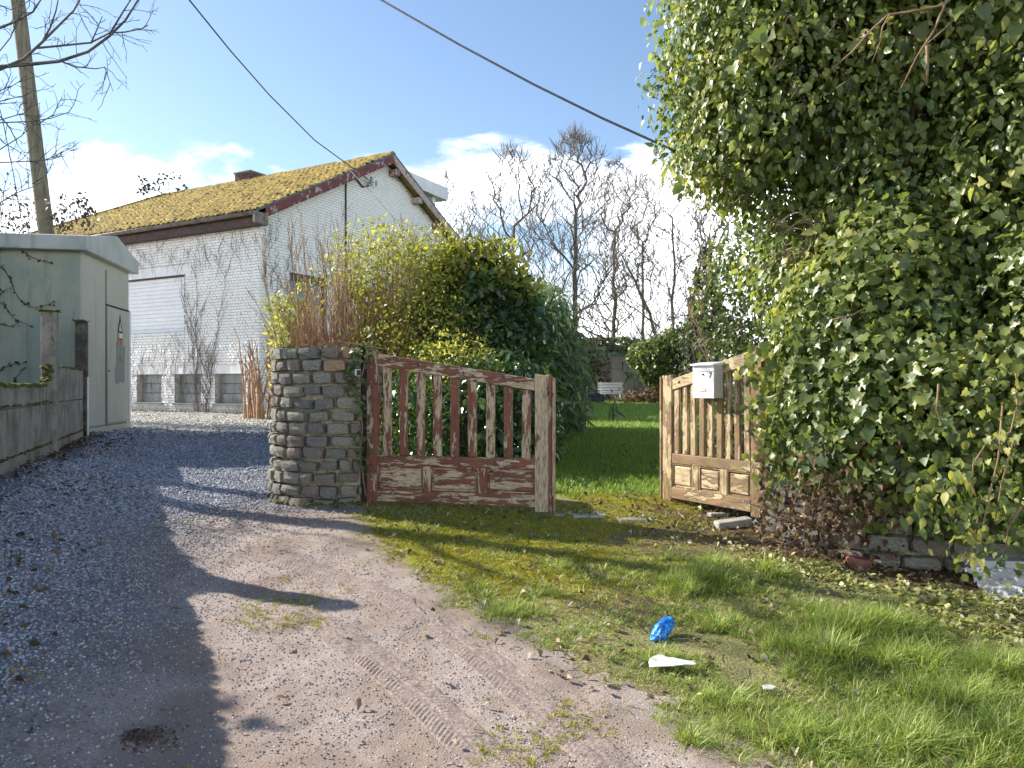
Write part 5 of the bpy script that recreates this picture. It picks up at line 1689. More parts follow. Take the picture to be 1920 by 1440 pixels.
# bamboo clumps
def bamboo(org, E, n, label, seed, canes, ht, size):
    rg = np.random.default_rng(seed)
    e = empty('bamboo_clump', org, 0, label, 'bamboo', 'bamboo clumps')
    for k in range(canes):
        mb = MB()
        a = rg.uniform(0, 6.28); r = rg.uniform(.0, .5)
        x0, y0 = math.cos(a) * r, math.sin(a) * r
        lean = Vector((rg.normal(0, .22), rg.normal(0, .15), 1)).normalized()
        h_ = ht * rg.uniform(.7, 1.05)
        pts = [Vector((x0, y0, -.05)) + lean * h_ * t + Vector((lean.x, lean.y, 0)) * h_ * .35 * t * t - Vector((0, 0, .12 * h_ * t * t)) for t in np.linspace(0, 1, 8)]
        mb.tube(pts, list(np.linspace(.012, .004, 8)), 5)
        mb.build('cane', MATS['dry_stem'], e, True)
    foliage('foliage', ell(org, E), n, size, LEAF_LANCE, MATS['bamboo_leaf'], e, rg, droop=1.0, up=.2, jitter=.8, seed=seed, lo=.4, hi=1.12, lump=.4, lscale=2.4)[0]['kind'] = 'stuff'
zg = h1(.9, 13)
bamboo((.5, 12.6, zg), [(.4, 12.4, 2.2, .7, .7, .95), (.72, 12.5, 1.7, .55, .7, .8), (.3, 12.8, 2.75, .6, .6, .6), (.85, 12.2, 1.25, .38, .6, .5), (.25, 12.0, 1.4, .55, .6, .7), (.6, 12.9, 2.35, .45, .5, .6)], 9000, 'drooping bamboo clump between the laurel and the lawn', 51, 14, 3.0, .23)
zg = h1(-1.9, 15.5)
bamboo((-1.55, 16.5, zg), [(-1.5, 16.5, 3.9, .6, .6, .9), (-1.9, 16.6, 3.2, .8, .6, .9), (-1.0, 16.6, 3.2, .8, .6, .9), (-.3, 16.5, 3.3, .8, .7, .8), (.5, 16.2, 3.2, .7, .6, .7)], 4200, 'bamboo clump rising against the house gable', 52, 12, 4.2, .25)
# arching bamboo sprays over the lawn
rg = np.random.default_rng(53)
sp_ = empty('bamboo_spray', (1.1, 12.2, h1(1.1, 12.2)), 0, 'single arching bamboo cane leaning over the lawn', 'bamboo')
for path in ([(1040, 690), (1080, 665), (1110, 655), (1140, 652)], [(1090, 760), (1110, 752), (1140, 760), (1160, 775)], [(1120, 690), (1160, 692), (1195, 705)]):
    pts = [px(a, b_, 11.8) - Vector((1.1, 12.2, h1(1.1, 12.2))) for a, b_ in path]
    MB().tube(pts, .006, 4).build('cane', MATS['dry_stem'], sp_)
    q = np.array([tuple(pts[-1] + (pts[-2] - pts[-1]) * rg.random() * .9) for _ in range(26)])
    leaves('foliage', q, norm(np.array([0, -.5, 1]) + rg.normal(0, .4, (26, 3))), norm(np.array([.4, -.2, -.5]) + rg.normal(0, .6, (26, 3))), rg.uniform(.12, .26, 26), LEAF_LANCE, MATS['bamboo_leaf'], sp_)

# leafy shrubs behind the right gate, between the ivy and the lawn
leaf_mat('pale_leaf', [(0, (.05, .085, .025)), (.5, (.12, .16, .04)), (1, (.32, .33, .12))], trans=.3, rough=.4)
zg = h1(3.3, 10)
org = (3.35, 10.2, zg)
e, ends, rg = shrub('climbing_shrub', org, 'loose pale-leaved shrub behind the letterbox', 12, MATS['dry_stem'], 61, 2.8, .35, .02, 2, (4, 6), .06)
E = ell(org, [(3.1, 10.0, 2.6, .62, .6, .9), (3.3, 10.2, 3.3, .6, .6, .7), (3.6, 10.0, 2.0, .8, .7, .9), (3.0, 10.0, 1.7, .4, .5, .5)])
foliage('foliage', E, 5200, .085, LEAF_SMALL, MATS['pale_leaf'], e, rg, droop=.6, seed=15, lo=.35, hi=1.1, lump=.35, lscale=2.5)[0]['kind'] = 'stuff'
zg = h1(3.0, 8.4)
e, ends, rg = shrub('strap_leaf_plant', (2.75, 8.6, zg), 'green strap-leaved plant behind the right gate slats', 0, MATS['dry_stem'], 62, 1, .3, .01, cat='plant')
n = 260
q = np.stack([rg.normal(0, .12, n), rg.normal(0, .12, n), rg.uniform(.1, .75, n)], 1)
leaves('foliage', q, norm(np.array([0, -.4, 1]) + rg.normal(0, .4, (n, 3))), norm(np.stack([rg.normal(0, 1, n), rg.normal(0, .6, n), rg.uniform(-.2, .9, n)], 1)), rg.uniform(.35, .6, n), LEAF_LANCE, MATS['bamboo_leaf'], e)

# ================================================================== BARE TREES
simple_mat('tree_bark', [(.3, (.09, .075, .058)), (.6, (.165, .14, .11)), (.85, (.26, .225, .18))], 3, rough=.95, bump=.5)
def crown_tree(mb, rg, trunk, env, n, rtip=.008, droop=0.0, upness=.5):
    """branches reach out from the trunk nodes to points spread through an egg-shaped crown; limb thickness adds up from the tips.
    env: (cx, cy, z0, z1, rx, ry)"""
    nodes = [Vector(p) for p in trunk]; parent = [-1] + list(range(len(trunk) - 1)); chain = []
    cx, cy, z0, z1, rx, ry = env
    T = []
    while len(T) < n:
        t = rg.random() ** .95
        a = rg.uniform(0, 6.28); q = rg.random() ** .42
        w = math.sin(math.pi * min(1, .08 + .92 * t) ** .8) ** .6
        T.append((cx + math.cos(a) * q * rx * w, cy + math.sin(a) * q * ry * w, z0 + (z1 - z0) * t))
    T = np.array(T); T = T[np.argsort(np.linalg.norm(T - np.array(trunk[0]), axis=1))]
    pos = np.zeros((60000, 3)); m = len(nodes)
    pos[:m] = [tuple(v) for v in nodes]
    plen = np.zeros(60000)
    for i in range(1, m): plen[i] = plen[i - 1] + np.linalg.norm(pos[i] - pos[i - 1])
    for p in T:
        d = p - pos[:m]; L = np.linalg.norm(d, axis=1) + 1e-6
        up_ = d[:, 2] / L
        cost = L * (1 + 1.6 * np.clip(upness - up_, 0, 2)) + .55 * (plen[:m] - pos[:m, 2])
        k = int(np.argmin(cost))
        steps = max(2, int(L[k] / .3))
        if m + steps > 59900: break
        pd = pos[k] - pos[parent[k]] if parent[k] >= 0 else np.array([0, 0, 1.])
        pd = pd / (np.linalg.norm(pd) + 1e-6)
        ids = [k]; prev = k
        mid = pos[k] + (pd * .12 + d[k] / L[k] * .4) * L[k] - np.array([0, 0, .08]) * L[k] + rg.normal(0, .025, 3) * L[k]
        for i in range(1, steps + 1):
            t = i / steps
            q = (1 - t) ** 2 * pos[k] + 2 * t * (1 - t) * mid + t * t * p + (rg.normal(0, .012, 3) if i < steps else 0)
            pos[m] = q; plen[m] = plen[prev] + np.linalg.norm(q - pos[prev]); parent.append(prev); prev = m; ids.append(m); m += 1
        chain.append(ids)
    cnt = np.zeros(m); has = np.zeros(m, bool)
    for c_ in range(1, m): has[parent[c_]] = True
    cnt[~has[:m]] = 1
    for c_ in range(m - 1, 0, -1): cnt[parent[c_]] += cnt[c_]
    rad = rtip * np.maximum(cnt, 1) ** .42
    tr = list(range(len(trunk)))
    mb.tube([pos[i] for i in tr], [max(rad[i], .02) for i in tr], 9, cap=False)
    for ids in chain:
        r_ = [min(rad[ids[1]], rad[ids[0]])] + [rad[i] for i in ids[1:]]
        mb.tube([pos[i] for i in ids], r_, 5 if r_[0] > .03 else 3, cap=False)
    for c_ in range(len(trunk), m):          # fine twigs
        if cnt[c_] > 4: continue
        for _ in range(3 if cnt[c_] == 1 and not has[c_] else 1):
            if rg.random() > (.95 if not has[c_] else .5): continue
            d = pos[c_] - pos[parent[c_]]; d = d / (np.linalg.norm(d) + 1e-6)
            d = d * .8 + rg.normal(0, .45, 3) + np.array([0, 0, .45 - droop]); d /= np.linalg.norm(d)
            l = rg.uniform(.25, .65)
            e1 = pos[c_] + d * l * .5 + rg.normal(0, .02, 3); e2 = e1 + (d + np.array([0, 0, .25 - 1.3 * droop])) * l * .5
            mb.tube([pos[c_], e1, e2], [rtip * .95, rtip * .85, rtip * .7], 3, cap=False)


def bare_tree(pxb, d, htpx, label, seed, hw, botpx, n=420, forks=None, droop=0.0, rtip=.0112, lean=0.0):
    rg = np.random.default_rng(seed)
    b0 = px(pxb, 740, d); zg_ = float(HT(b0.x, d)); b0.z = zg_
    top = px(pxb, htpx, d).z - zg_; bot = px(pxb, botpx, d).z - zg_
    R = hw / 1400 * d
    t = empty('bare_tree', b0, 0, label, 'tree', 'bare winter trees behind the garden')
    mb = MB()
    if forks:
        for (dx_, fr) in forks:
            tk = [(dx_ * top * .42 * (k / 9) ** 1.25 + rg.normal(0, .05), rg.normal(0, .08) + .25 * dx_ * k / 9, top * fr * .8 * k / 9 * (1 - .25 * abs(dx_) * k / 9)) for k in range(10)]
            cxx = tk[-1][0]
            crown_tree(mb, rg, tk, (cxx * .9, 0, top * .22, top * fr * (1 - .3 * abs(dx_)), R * .62, R * .62), int(n * 1.3) // len(forks), rtip, droop, .5)
    else:
        tk = [(lean * k + rg.normal(0, .035), rg.normal(0, .04), top * .7 * k / 13) for k in range(14)]
        crown_tree(mb, rg, tk, (lean * 8, 0, bot, top, R * 1.22, R * 1.22), int(n * 1.6), rtip, droop, .68)
    mb.build('trunk', MATS['tree_bark'], t)
    return t
bare_tree(962, 34, 285, 'slim bare tree standing left of the tallest tree', 71, 95, 590, 430)
bare_tree(1078, 33, 255, 'tallest bare tree with a straight central trunk', 72, 92, 580, 520)
bare_tree(1152, 36, 300, 'bare tree with drooping twig ends right of the tallest', 73, 72, 600, 360, droop=.55)
bare_tree(1262, 30, 325, 'low-forked bare tree with spreading mossy limbs near the ivy', 74, 120, 640, 560, forks=[(-.55, .95), (.0, 1.0), (.38, .97), (-1.15, .62)])
bare_tree(838, 36, 335, 'slender bare tree just right of the house gable', 75, 34, 520, 90)
bare_tree(885, 40, 365, 'small thin bare tree between gable and slim tree', 76, 34, 540, 90)
bare_tree(1350, 33, 320, 'bare tree partly hidden behind the ivy overhang', 77, 80, 640, 320)
bare_tree(1205, 42, 330, 'distant bare tree between the drooping and the forked tree', 78, 66, 640, 300)

# ivy-clad trunk
leaf_mat('dull_leaf', [(0, (.02, .035, .018)), (.6, (.05, .07, .03)), (1, (.13, .15, .06))], trans=.2, rough=.5)
zg = .86
tr = empty('ivy_clad_tree', (6.6, 26, zg), 0, 'tree trunk wrapped in dark ivy behind the lawn', 'tree')
mb = MB(); rg = np.random.default_rng(80)
grow(mb, (0, 0, 0), (.02, 0, 1), 6.2, .16, 3, rg, .05, .06, (5, 7), .4, .6, 8, .008)
mb.build('trunk', MATS['tree_bark'], tr)
foliage('ivy_foliage', [(0, 0, 1.5, .7, .7, 1.6), (.1, 0, 3.2, .55, .5, 1.3), (.15, 0, 4.6, .35, .35, .9), (.8, .3, 2.2, .8, .6, 1.1)], 2600, .15, LEAF_HEART, MATS['dull_leaf'], tr, rg, seed=16, lump=.3)[0]['kind'] = 'stuff'

# rough undergrowth beyond the lawn
rg = np.random.default_rng(81)
ug = empty('undergrowth', (6, 34, .85), 0, 'tangled winter undergrowth below the bare trees', 'undergrowth')
mb = MB()
for k in range(420):
    grow(mb, (rg.uniform(-10, 16), rg.uniform(-2.5, 3), 0), (rg.normal(0, .3), rg.normal(0, .2), 1), rg.uniform(1.0, 3.6), .018, 1, rg, .12, .02, (4, 6), .5, .7, 3, .007, steps=4)
o = mb.build('twigs', MATS['tree_bark'], ug); o['kind'] = 'stuff'
E = [(rg.uniform(-10, 16), rg.uniform(-2, 3), rg.uniform(.3, 1.5), rg.uniform(.8, 1.8), .8, rg.uniform(.5, 1.2)) for _ in range(26)]
foliage('foliage', E, 7000, .16, LEAF_HEART, MATS['dull_leaf'], ug, rg, seed=17, lo=.3, lump=.4)[0]['kind'] = 'stuff'
ug['kind'] = 'stuff'

# ================================================================== SHED, BENCH, IVY BUSH AT THE END OF THE LAWN
simple_mat('shed_render', [(.3, (.22, .19, .16)), (.6, (.33, .29, .25)), (.8, (.42, .38, .33))], 2, rough=.9)
simple_mat('shed_door', [(.3, (.30, .26, .21)), (.7, (.42, .37, .31))], 3, rough=.8)
simple_mat('shed_green', [(.3, (.13, .26, .22)), (.7, (.22, .36, .31))], 3, rough=.6)
shed = empty('garden_shed', (4.15, 30.2, .86), math.radians(-3), 'low brown shed with a green fascia at the end of the lawn', 'shed')
MB().box(-1.6, 1.5, 0, 2.6, -.2, 2.1).build('wall', MATS['shed_render'], shed)
dr_ = MB().box(-.12, .78, -.05, .01, .0, 1.85).build('door', MATS['shed_door'], shed)
MB().box(.28, .34, -.07, -.05, 1.3, 1.62).build('door_handle', MATS['sign_black'], dr_)
for i in range(5): MB().box(-.115 + .178 * i, .055 + .178 * i, -.062, -.051, .02, 1.83).build('board', MATS['shed_door'], dr_)
MB().box(-.3, .95, -.08, .0, 1.9, 2.08).build('fascia', MATS['shed_green'], shed)
MB().prism([(-1.9, 2.12), (1.8, 2.12), (1.8, 2.26), (-1.9, 2.3)], (1, 0, 0), (0, 0, 1), (0, 3.1, .2), (0, -.25, 0)).build('roof', MATS['shed_render'], shed)
foliage('roof_ivy', [(-.2, .3, 2.35, 1.6, .8, .28), (-1.3, -.1, 1.3, .45, .3, 1.1)], 2200, .13, LEAF_HEART, MATS['pale_leaf'], shed, rg, seed=18, lump=.3)[0]['kind'] = 'stuff'
n = 420
q = np.stack([rg.uniform(-1.2, -.2, n), rg.uniform(-.1, -.02, n), rg.uniform(.2, 1.9, n)], 1)
leaves('dry_creeper', q, norm(np.array([0, -1, .2]) + rg.normal(0, .4, (n, 3))), unit(rg, n), rg.uniform(.06, .12, n), LEAF_HEART, MATS['dry_leaf'], shed)
zg = .86
bush = empty('ivy_bush', (6.0, 28, zg), 0, 'round sunlit ivy bush beside the shed', 'bush')
foliage('foliage', [(0, 0, 1.35, 1.05, 1.0, 1.35), (-.6, 0, 1.6, .9, .9, .9), (.3, 0, 2.1, .8, .8, .8), (-1.2, 0, 1.8, .5, .6, .5)], 5200, .13, LEAF_HEART, MATS['pale_leaf'], bush, rg, seed=19, lo=.6, lump=.2)[0]['kind'] = 'stuff'
mb = MB()
for k in range(6): grow(mb, (rg.normal(0, .2), rg.normal(0, .2), 0), (rg.normal(0, .3), rg.normal(0, .3), 1), 2.0, .03, 1, rg)
mb.build('stem', MATS['dark_twig'], bush)
# dry stalks and litter at its foot
n = 700
q = np.stack([rg.normal(-.9, .6, n), rg.normal(-1.0, .25, n), np.abs(rg.normal(0, .28, n))], 1)
leaves('dead_leaves', q, unit(rg, n), unit(rg, n), rg.uniform(.08, .16, n), LEAF_DRY, MATS['dry_leaf'], bush)['kind'] = 'stuff'
# bench
simple_mat('bench_white', [(.3, (.62, .62, .58)), (.7, (.76, .76, .72))], 4, rough=.5)
bn = empty('garden_bench', (3.85, 28.7, .86), math.radians(8), 'white slatted garden bench in front of the shed', 'bench')
for i in range(4): MB().box(-.5, .5, .18 + .012 * i, .2 + .012 * i, .40 + .105 * i, .48 + .105 * i).build('back_slat', MATS['bench_white'], bn)
for i in range(4): MB().box(-.5, .5, -.28 + .11 * i, -.19 + .11 * i, .36, .385).build('seat_slat', MATS['bench_white'], bn)
for s in (-.38, .38):
    for y_ in (-.24, .16): MB().box(s - .025, s + .025, y_ - .025, y_ + .025, 0, .36).build('leg', MATS['bench_white'], bn)
    MB().box(s - .02, s + .02, .2, .235, .3, .82).build('back_post', MATS['bench_white'], bn)
# dark tarpaulin-covered heap left of the bench
hp_ = MB()
bm = bmesh.new(); bmesh.ops.create_icosphere(bm, subdivisions=3, radius=1)
for v in bm.verts:
    nzv = float(fbm(np.array([v.co.x * 2]), np.array([v.co.y * 2]), np.array([v.co.z * 2]), seed=91)[0]) - .5
    v.co *= 1 + .35 * nzv
    v.co.x *= .42; v.co.y *= .35; v.co.z = max(v.co.z, -.4) * .26
me = bpy.data.meshes.new('covered_heap'); bm.to_mesh(me); bm.free()
simple_mat('dark_tarp', [(.3, (.015, .016, .022)), (.7, (.04, .042, .055))], 4, rough=.4)
o = link('covered_heap', me, MATS['dark_tarp']); o.location = (2.95, 27.0, 1.06)
tag(o, 'dark tarpaulin-covered heap left of the white bench', 'heap')

# ================================================================== LEFT SIDE: TREE, SHRUB AND THE NEIGHBOUR'S HEDGE
simple_mat('grey_bark', [(.3, (.06, .055, .05)), (.6, (.13, .12, .11)), (.85, (.2, .19, .17))], 5, rough=.9, bump=.4)
rg = np.random.default_rng(91)
TO = Vector((-7.75, 8.6, h1(-7.75, 8.6)))
lt = empty('roadside_tree', TO, 0, 'bare tree reaching dark branches in from the left edge', 'tree')
mb = MB()
trunk = [Vector((0, 0, -.1)), Vector((.05, .1, 1.5)), Vector((.1, .2, 3.0)), Vector((.15, .35, 4.4)), Vector((.1, .4, 6.0)), Vector((.0, .4, 7.5))]
mb.tube(trunk, [.16, .14, .12, .1, .07, .03], 9)
for z in (3.2, 4.2, 5.0, 5.6, 6.2, 6.8):
    a = rg.uniform(1.8, 4.5)
    grow(mb, (.1, .3, z), (math.cos(a), math.sin(a) * .5, .5), 2.6, .04, 3, rg, .12, .05, (4, 6), .5, .7, 5, .004)
mb.build('trunk', MATS['grey_bark'], lt)
tw = MB(); TD = 9.3
paths = [([(0, 125), (60, 120), (110, 115), (165, 97), (205, 68), (235, 38), (262, -5)], .026), ([(0, 130), (45, 110), (80, 78), (110, 48), (138, 20), (152, -5)], .022), ([(0, 52), (30, 40), (62, 22), (78, -3)], .02),
         ([(70, 90), (130, 84), (170, 80), (205, 62), (235, 60), (265, 54), (278, 47)], .013), ([(115, 115), (140, 125), (180, 129), (196, 126)], .010), ([(196, 125), (203, 145), (212, 172)], .006), ([(170, 82), (182, 55), (192, 30)], .009), ([(205, 65), (232, 20), (250, -8)], .012),
         ([(80, 78), (95, 50), (105, 20), (110, -5)], .012), ([(0, 225), (45, 212), (62, 190)], .009), ([(0, 230), (50, 228), (95, 222), (130, 210)], .010), ([(72, 232), (100, 215), (112, 190), (117, 182)], .007), ([(0, 280), (40, 255), (60, 235)], .010), ([(0, 305), (55, 302), (90, 300), (122, 292)], .009), ([(85, 300), (108, 290), (125, 277)], .006),
         ([(0, 170), (25, 160), (40, 150)], .008), ([(60, 345), (85, 330), (96, 314)], .007), ([(0, 95), (20, 70), (35, 30), (30, -5)], .01), ([(0, 10), (20, 18), (45, 8), (60, -4)], .009), ([(0, 380), (30, 362), (62, 350), (80, 340)], .009)]
for path, r0 in paths:
    pts = [px(a, b_, TD) - TO for a, b_ in path]
    first = path[0]
    if first[0] <= 0:
        pts = [Vector((.1, .3, max(1.8, pts[0].z - .6))), pts[0].lerp(Vector((.1, .3, pts[0].z - .3)), .5)] + pts
    tw.tube(pts, list(np.linspace(r0 * 1.1, r0 * .45, len(pts))), 6, cap=True)
    for k in range(int(len(pts) * 1.5)):
        i = rg.integers(1 if first[0] > 0 else 2, len(pts)); a_ = pts[i - 1].lerp(pts[i], rg.random())
        if first[0] <= 0 and i < 3: continue
        dd = (pts[i] - pts[i - 1]).normalized()
        nd = (dd * .6 + Vector((rg.normal(0, .5), rg.normal(0, .4), rg.normal(0, .6)))).normalized()
        grow(tw, a_, nd, rg.uniform(.12, .5), .0055, 1, rg, .2, -.02, (1, 3), .5, .8, 3, .0028, steps=4)
tw.build('branches', MATS['grey_bark'], lt)
# dense twiggy part at the very edge
mb = MB()
for k in range(16):
    c_ = px(rg.uniform(-70, 5), rg.uniform(-20, 420), TD + rg.uniform(-.4, .6)) - TO
    grow(mb, c_, (rg.normal(.3, .5), rg.normal(0, .3), rg.normal(.2, .5)), rg.uniform(.5, 1.0), .009, 2, rg, .14, .02, (3, 4), .5, .8, 4, .003, steps=5)
mb.build('twigs', MATS['grey_bark'], lt)['kind'] = 'stuff'
# leafy shrub behind the cabin
leaf_mat('winter_leaf', [(0, (.03, .022, .018)), (.5, (.07, .05, .035)), (.85, (.10, .10, .035)), (1, (.2, .2, .06))], trans=.2, rough=.5)
e, ends, rg = shrub('edge_shrub', (-10.6, 15.6, .82), 'dark sparse shrub behind the cabin roof', 12, MATS['grey_bark'], 92, 4.6, .25, .025, 3, (4, 6), .05)
E = ell((-10.6, 15.6, .82), [(-10.6, 15.6, 4.9, .9, .7, 1.0), (-10.1, 15.6, 4.3, .8, .6, .6), (-11.2, 15.6, 4.6, .9, .7, 1.1)])
foliage('foliage', E, 2000, .08, LEAF_SMALL, MATS['winter_leaf'], e, rg, seed=20, lo=.2, lump=.5, lscale=3)[0]['kind'] = 'stuff'
e, ends, rg = shrub('privet_sprig', (-8.55, 14.6, .82), 'thin leafy sprig in front of the wooden pole', 4, MATS['grey_bark'], 93, 4.8, .08, .012, 2, (3, 4), .08, .3, .5, .05, cat='plant', base_w=.1)
E = ell((-8.55, 14.6, .82), [(-8.85, 14.6, 4.9, .22, .2, .35), (-8.35, 14.6, 5.0, .25, .2, .35)])
foliage('foliage', E, 260, .075, LEAF_OVATE, MATS['winter_leaf'], e, rg, seed=21, lo=.1, lump=.5)
# evergreen hedge of the neighbour, just out of view, that shades the drive
HO = (-6.9, 6.7, .8)
hd = empty('evergreen_hedge', HO, 0, 'tall dense evergreen hedge behind the panel wall at the far left', 'hedge')
rg = np.random.default_rng(94)
E = []
for t in np.linspace(0, 1, 7):
    x_, y_ = -5.35 + (-8.0 + 5.35) * t, 3.4 + (8.7 - 3.4) * t
    E.append((x_ - HO[0] - .55, y_ - HO[1], 1.35, .8, .8, 1.75 + .12 * math.sin(t * 9)))
foliage('foliage', E, 16000, .16, LEAF_OVATE, MATS['laurel_leaf'], hd, rg, seed=22, lo=.5, lump=.12)[0]['kind'] = 'stuff'
mb = MB()
for e_ in E: mb.tube([(e_[0], e_[1], -.1), (e_[0], e_[1], 2.2)], .06, 6)
mb.build('stem', MATS['grey_bark'], hd)

# ================================================================== GRASS, MOSS, LITTER
def strip_blades(nb, rng, spread, h, w, lean, mat, rnds=(0., 1.), seg=3):
    V, F, R = [], [], []
    for k in range(nb):
        a = rng.uniform(0, 6.28); r = spread * math.sqrt(rng.random())
        bx_, by_ = math.cos(a) * r, math.sin(a) * r
        da = a + rng.normal(0, .9)
        hh = h * rng.uniform(.5, 1.15); ln = lean * rng.uniform(.3, 1.3)
        px_, py_ = -math.sin(da), math.cos(da)
        ww = w * rng.uniform(.7, 1.2)
        b0 = len(V)
        for i in range(seg + 1):
            t = i / seg
            ox, oy, oz = math.cos(da) * ln * hh * t * t, math.sin(da) * ln * hh * t * t, hh * (t - .25 * ln * t * t)
            wi = ww * (1 - t ** 1.5)
            if i < seg:
                V += [(bx_ + ox - px_ * wi, by_ + oy - py_ * wi, oz), (bx_ + ox + px_ * wi, by_ + oy + py_ * wi, oz)]
            else:
                V.append((bx_ + ox, by_ + oy, oz))
        for i in range(seg - 1):
            F += [(b0 + 2 * i, b0 + 2 * i + 1, b0 + 2 * i + 3), (b0 + 2 * i, b0 + 2 * i + 3, b0 + 2 * i + 2)]
        F.append((b0 + 2 * (seg - 1), b0 + 2 * (seg - 1) + 1, b0 + 2 * seg))
        R += [rng.uniform(*rnds)] * (2 * seg + 1)
    return np_mesh('tuft', np.array(V), np.array(F), mat, rnd=np.array(R))

leaf_mat('grass_blade', [(0, (.14, .21, .035)), (.4, (.25, .36, .065)), (.7, (.38, .46, .115)), (.88, (.55, .53, .24)), (1, (.68, .61, .37))], trans=.38, rough=.45, tcol=1.4)
leaf_mat('lawn_blade', [(0, (.11, .2, .03)), (.5, (.2, .33, .048)), (.85, (.3, .42, .085)), (1, (.42, .46, .14))], trans=.3, rough=.45, tcol=1.5)
leaf_mat('moss_blade', [(0, (.15, .155, .026)), (.5, (.32, .31, .05)), (1, (.5, .47, .1))], trans=.2, rough=.8, spec=.1)
leaf_mat('cover_leaf', [(0, (.15, .17, .04)), (.5, (.32, .33, .09)), (.85, (.5, .48, .2)), (1, (.62, .58, .36))], trans=.25, rough=.45, tcol=1.3)
rng = np.random.default_rng(301)
short = [strip_blades(10, rng, .045, .06, .003, 1.7, MATS['grass_blade']) for _ in range(5)]
longt = [strip_blades(26, rng, .05, .16, .0036, 1.15, MATS['grass_blade'], (.1, .95), 4) for _ in range(4)]
lawnt = [strip_blades(14, rng, .07, .085, .005, .6, MATS['lawn_blade']) for _ in range(4)]
mosst = [strip_blades(16, rng, .022, .016, .0026, .7, MATS['moss_blade'], seg=2) for _ in range(4)]

def ground_scatter(n, x0, x1, y0, y1, dens, rng):
    x, y = rng.uniform(x0, x1, n), rng.uniform(y0, y1, n)
    keep = (rng.random(n) < dens(x, y)) & (np.abs(x) < .74 * y + .4)
    return x[keep], y[keep]

def place(name, x, y, s, idx, templates, label, cat, rng, tilt=.12, dz=-.004, sxy=None):
    n = len(x)
    z = H(x, y) + dz
    rot = np.stack([rng.normal(0, tilt, n), rng.normal(0, tilt, n), rng.uniform(0, 6.28, n)], 1)
    sc_ = np.repeat(s[:, None], 3, 1)
    return in_scatter(name, np.stack([x, y, z], 1), rot, sc_, idx, templates, label, cat)

big_tufts = [(1318, 1092, .42, 1.15), (1290, 1110, .3, 1.0), (1432, 1078, .2, 1.25), (1340, 1065, .22, 1.1), (1600, 1190, .5, 1.25), (1660, 1180, .4, 1.15), (1560, 1240, .4, 1.1), (1480, 1220, .3, .9), (1720, 1250, .4, 1.1), (1800, 1330, .5, 1.1), (1880, 1260, .4, 1.0), (1500, 1390, .5, .9), (1700, 1400, .6, .9), (1350, 1180, .3, .8), (1250, 1240, .25, .7), (1900, 1400, .5, 1.0), (1050, 1060, .2, .7), (960, 1150, .3, .7), (1380, 1320, .35, .75), (1010, 1115, .25, .6), (1290, 1395, .35, .7)]
def tuft_world():
    res = []
    for a, b_, r, s in big_tufts:
        dr = (720 - b_) / 1400
        d = 4.0
        for _ in range(30):
            zz = h1((a - 960) / 1400 * d, d); d = (1.6 - zz) / -dr
        res.append(((a - 960) / 1400 * d, d, r, s))
    return res
TW = tuft_world()
def fg_dens(x, y):
    ms, lw, mo, ba = ground_masks(x, y)
    dd = drive_d(x, y)
    nz = fbm(x * 2.4, y * 2.4, seed=61) ; nf = fbm(x * 7, y * 7, seed=62)
    d = smooth(.455, .62, nz * .5 + nf * .5) * (1 - .96 * ba) * (1 - .92 * mo) * (1 - .55 * ms)
    d = d * smooth(.1, -.18, dd) + .05 * smooth(.25, .0, dd) * smooth(.5, .65, nf)
    return d * smooth(7.2, 6.6, y)
x, y = ground_scatter(38000, -2, 4.6, 2.2, 7.2, fg_dens, rng)
hs = fbm(x * 1.8, y * 1.8, seed=63)
s = (.35 + .8 * hs) * rng.uniform(.6, 1.3, len(x)) * (1 + .25 * smooth(.8, 2.2, x))
o = place('verge_grass', x, y, s, rng.integers(0, 5, len(x)), short, 'short patchy grass covering the verge in the foreground', 'grass', rng)
xs, ys, ss = [], [], []
for (cx, cy, r, s_) in TW:
    n = int(75 * r * r / .16)
    a = rng.uniform(0, 6.28, n); q = r * .85 * rng.random(n) ** .95
    xs.append(cx + np.cos(a) * q * 1.1); ys.append(cy + np.sin(a) * q * .8); ss.append(s_ * .85 * (1.1 - .7 * q / r) * rng.uniform(.7, 1.2, n))
x, y, s = map(np.concatenate, (xs, ys, ss))
ok = drive_d(x, y) < .0
x, y, s = x[ok], y[ok], s[ok]
place('tall_grass', x, y, s, rng.integers(0, 4, len(x)), longt, 'long green grass tufts growing in the verge', 'grass', rng, .2)
# lawn behind the gates
def lawn_dens(x, y):
    ms, lw, mo, ba = ground_masks(x, y)
    path = smooth(.2, .55, np.hypot((x - .55) / .55, (y - 9.3) / .5))
    return lw * (.35 + .65 * smooth(.3, .55, fbm(x * 1.1, y * 1.1, seed=65))) * (.25 + .75 * path)
x, y = ground_scatter(30000, -.6, 6.0, 7.2, 14, lawn_dens, rng)
x2, y2 = ground_scatter(26000, 0, 14, 14, 34, lambda a, b_: np.full_like(a, .9), rng)
x, y = np.concatenate([x, x2]), np.concatenate([y, y2])
s = rng.uniform(.6, 1.25, len(x)) * (.75 + .5 * smooth(8, 20, y))
place('lawn_grass', x, y, s, rng.integers(0, 4, len(x)), lawnt, 'green lawn grass behind the open gates', 'grass', rng)
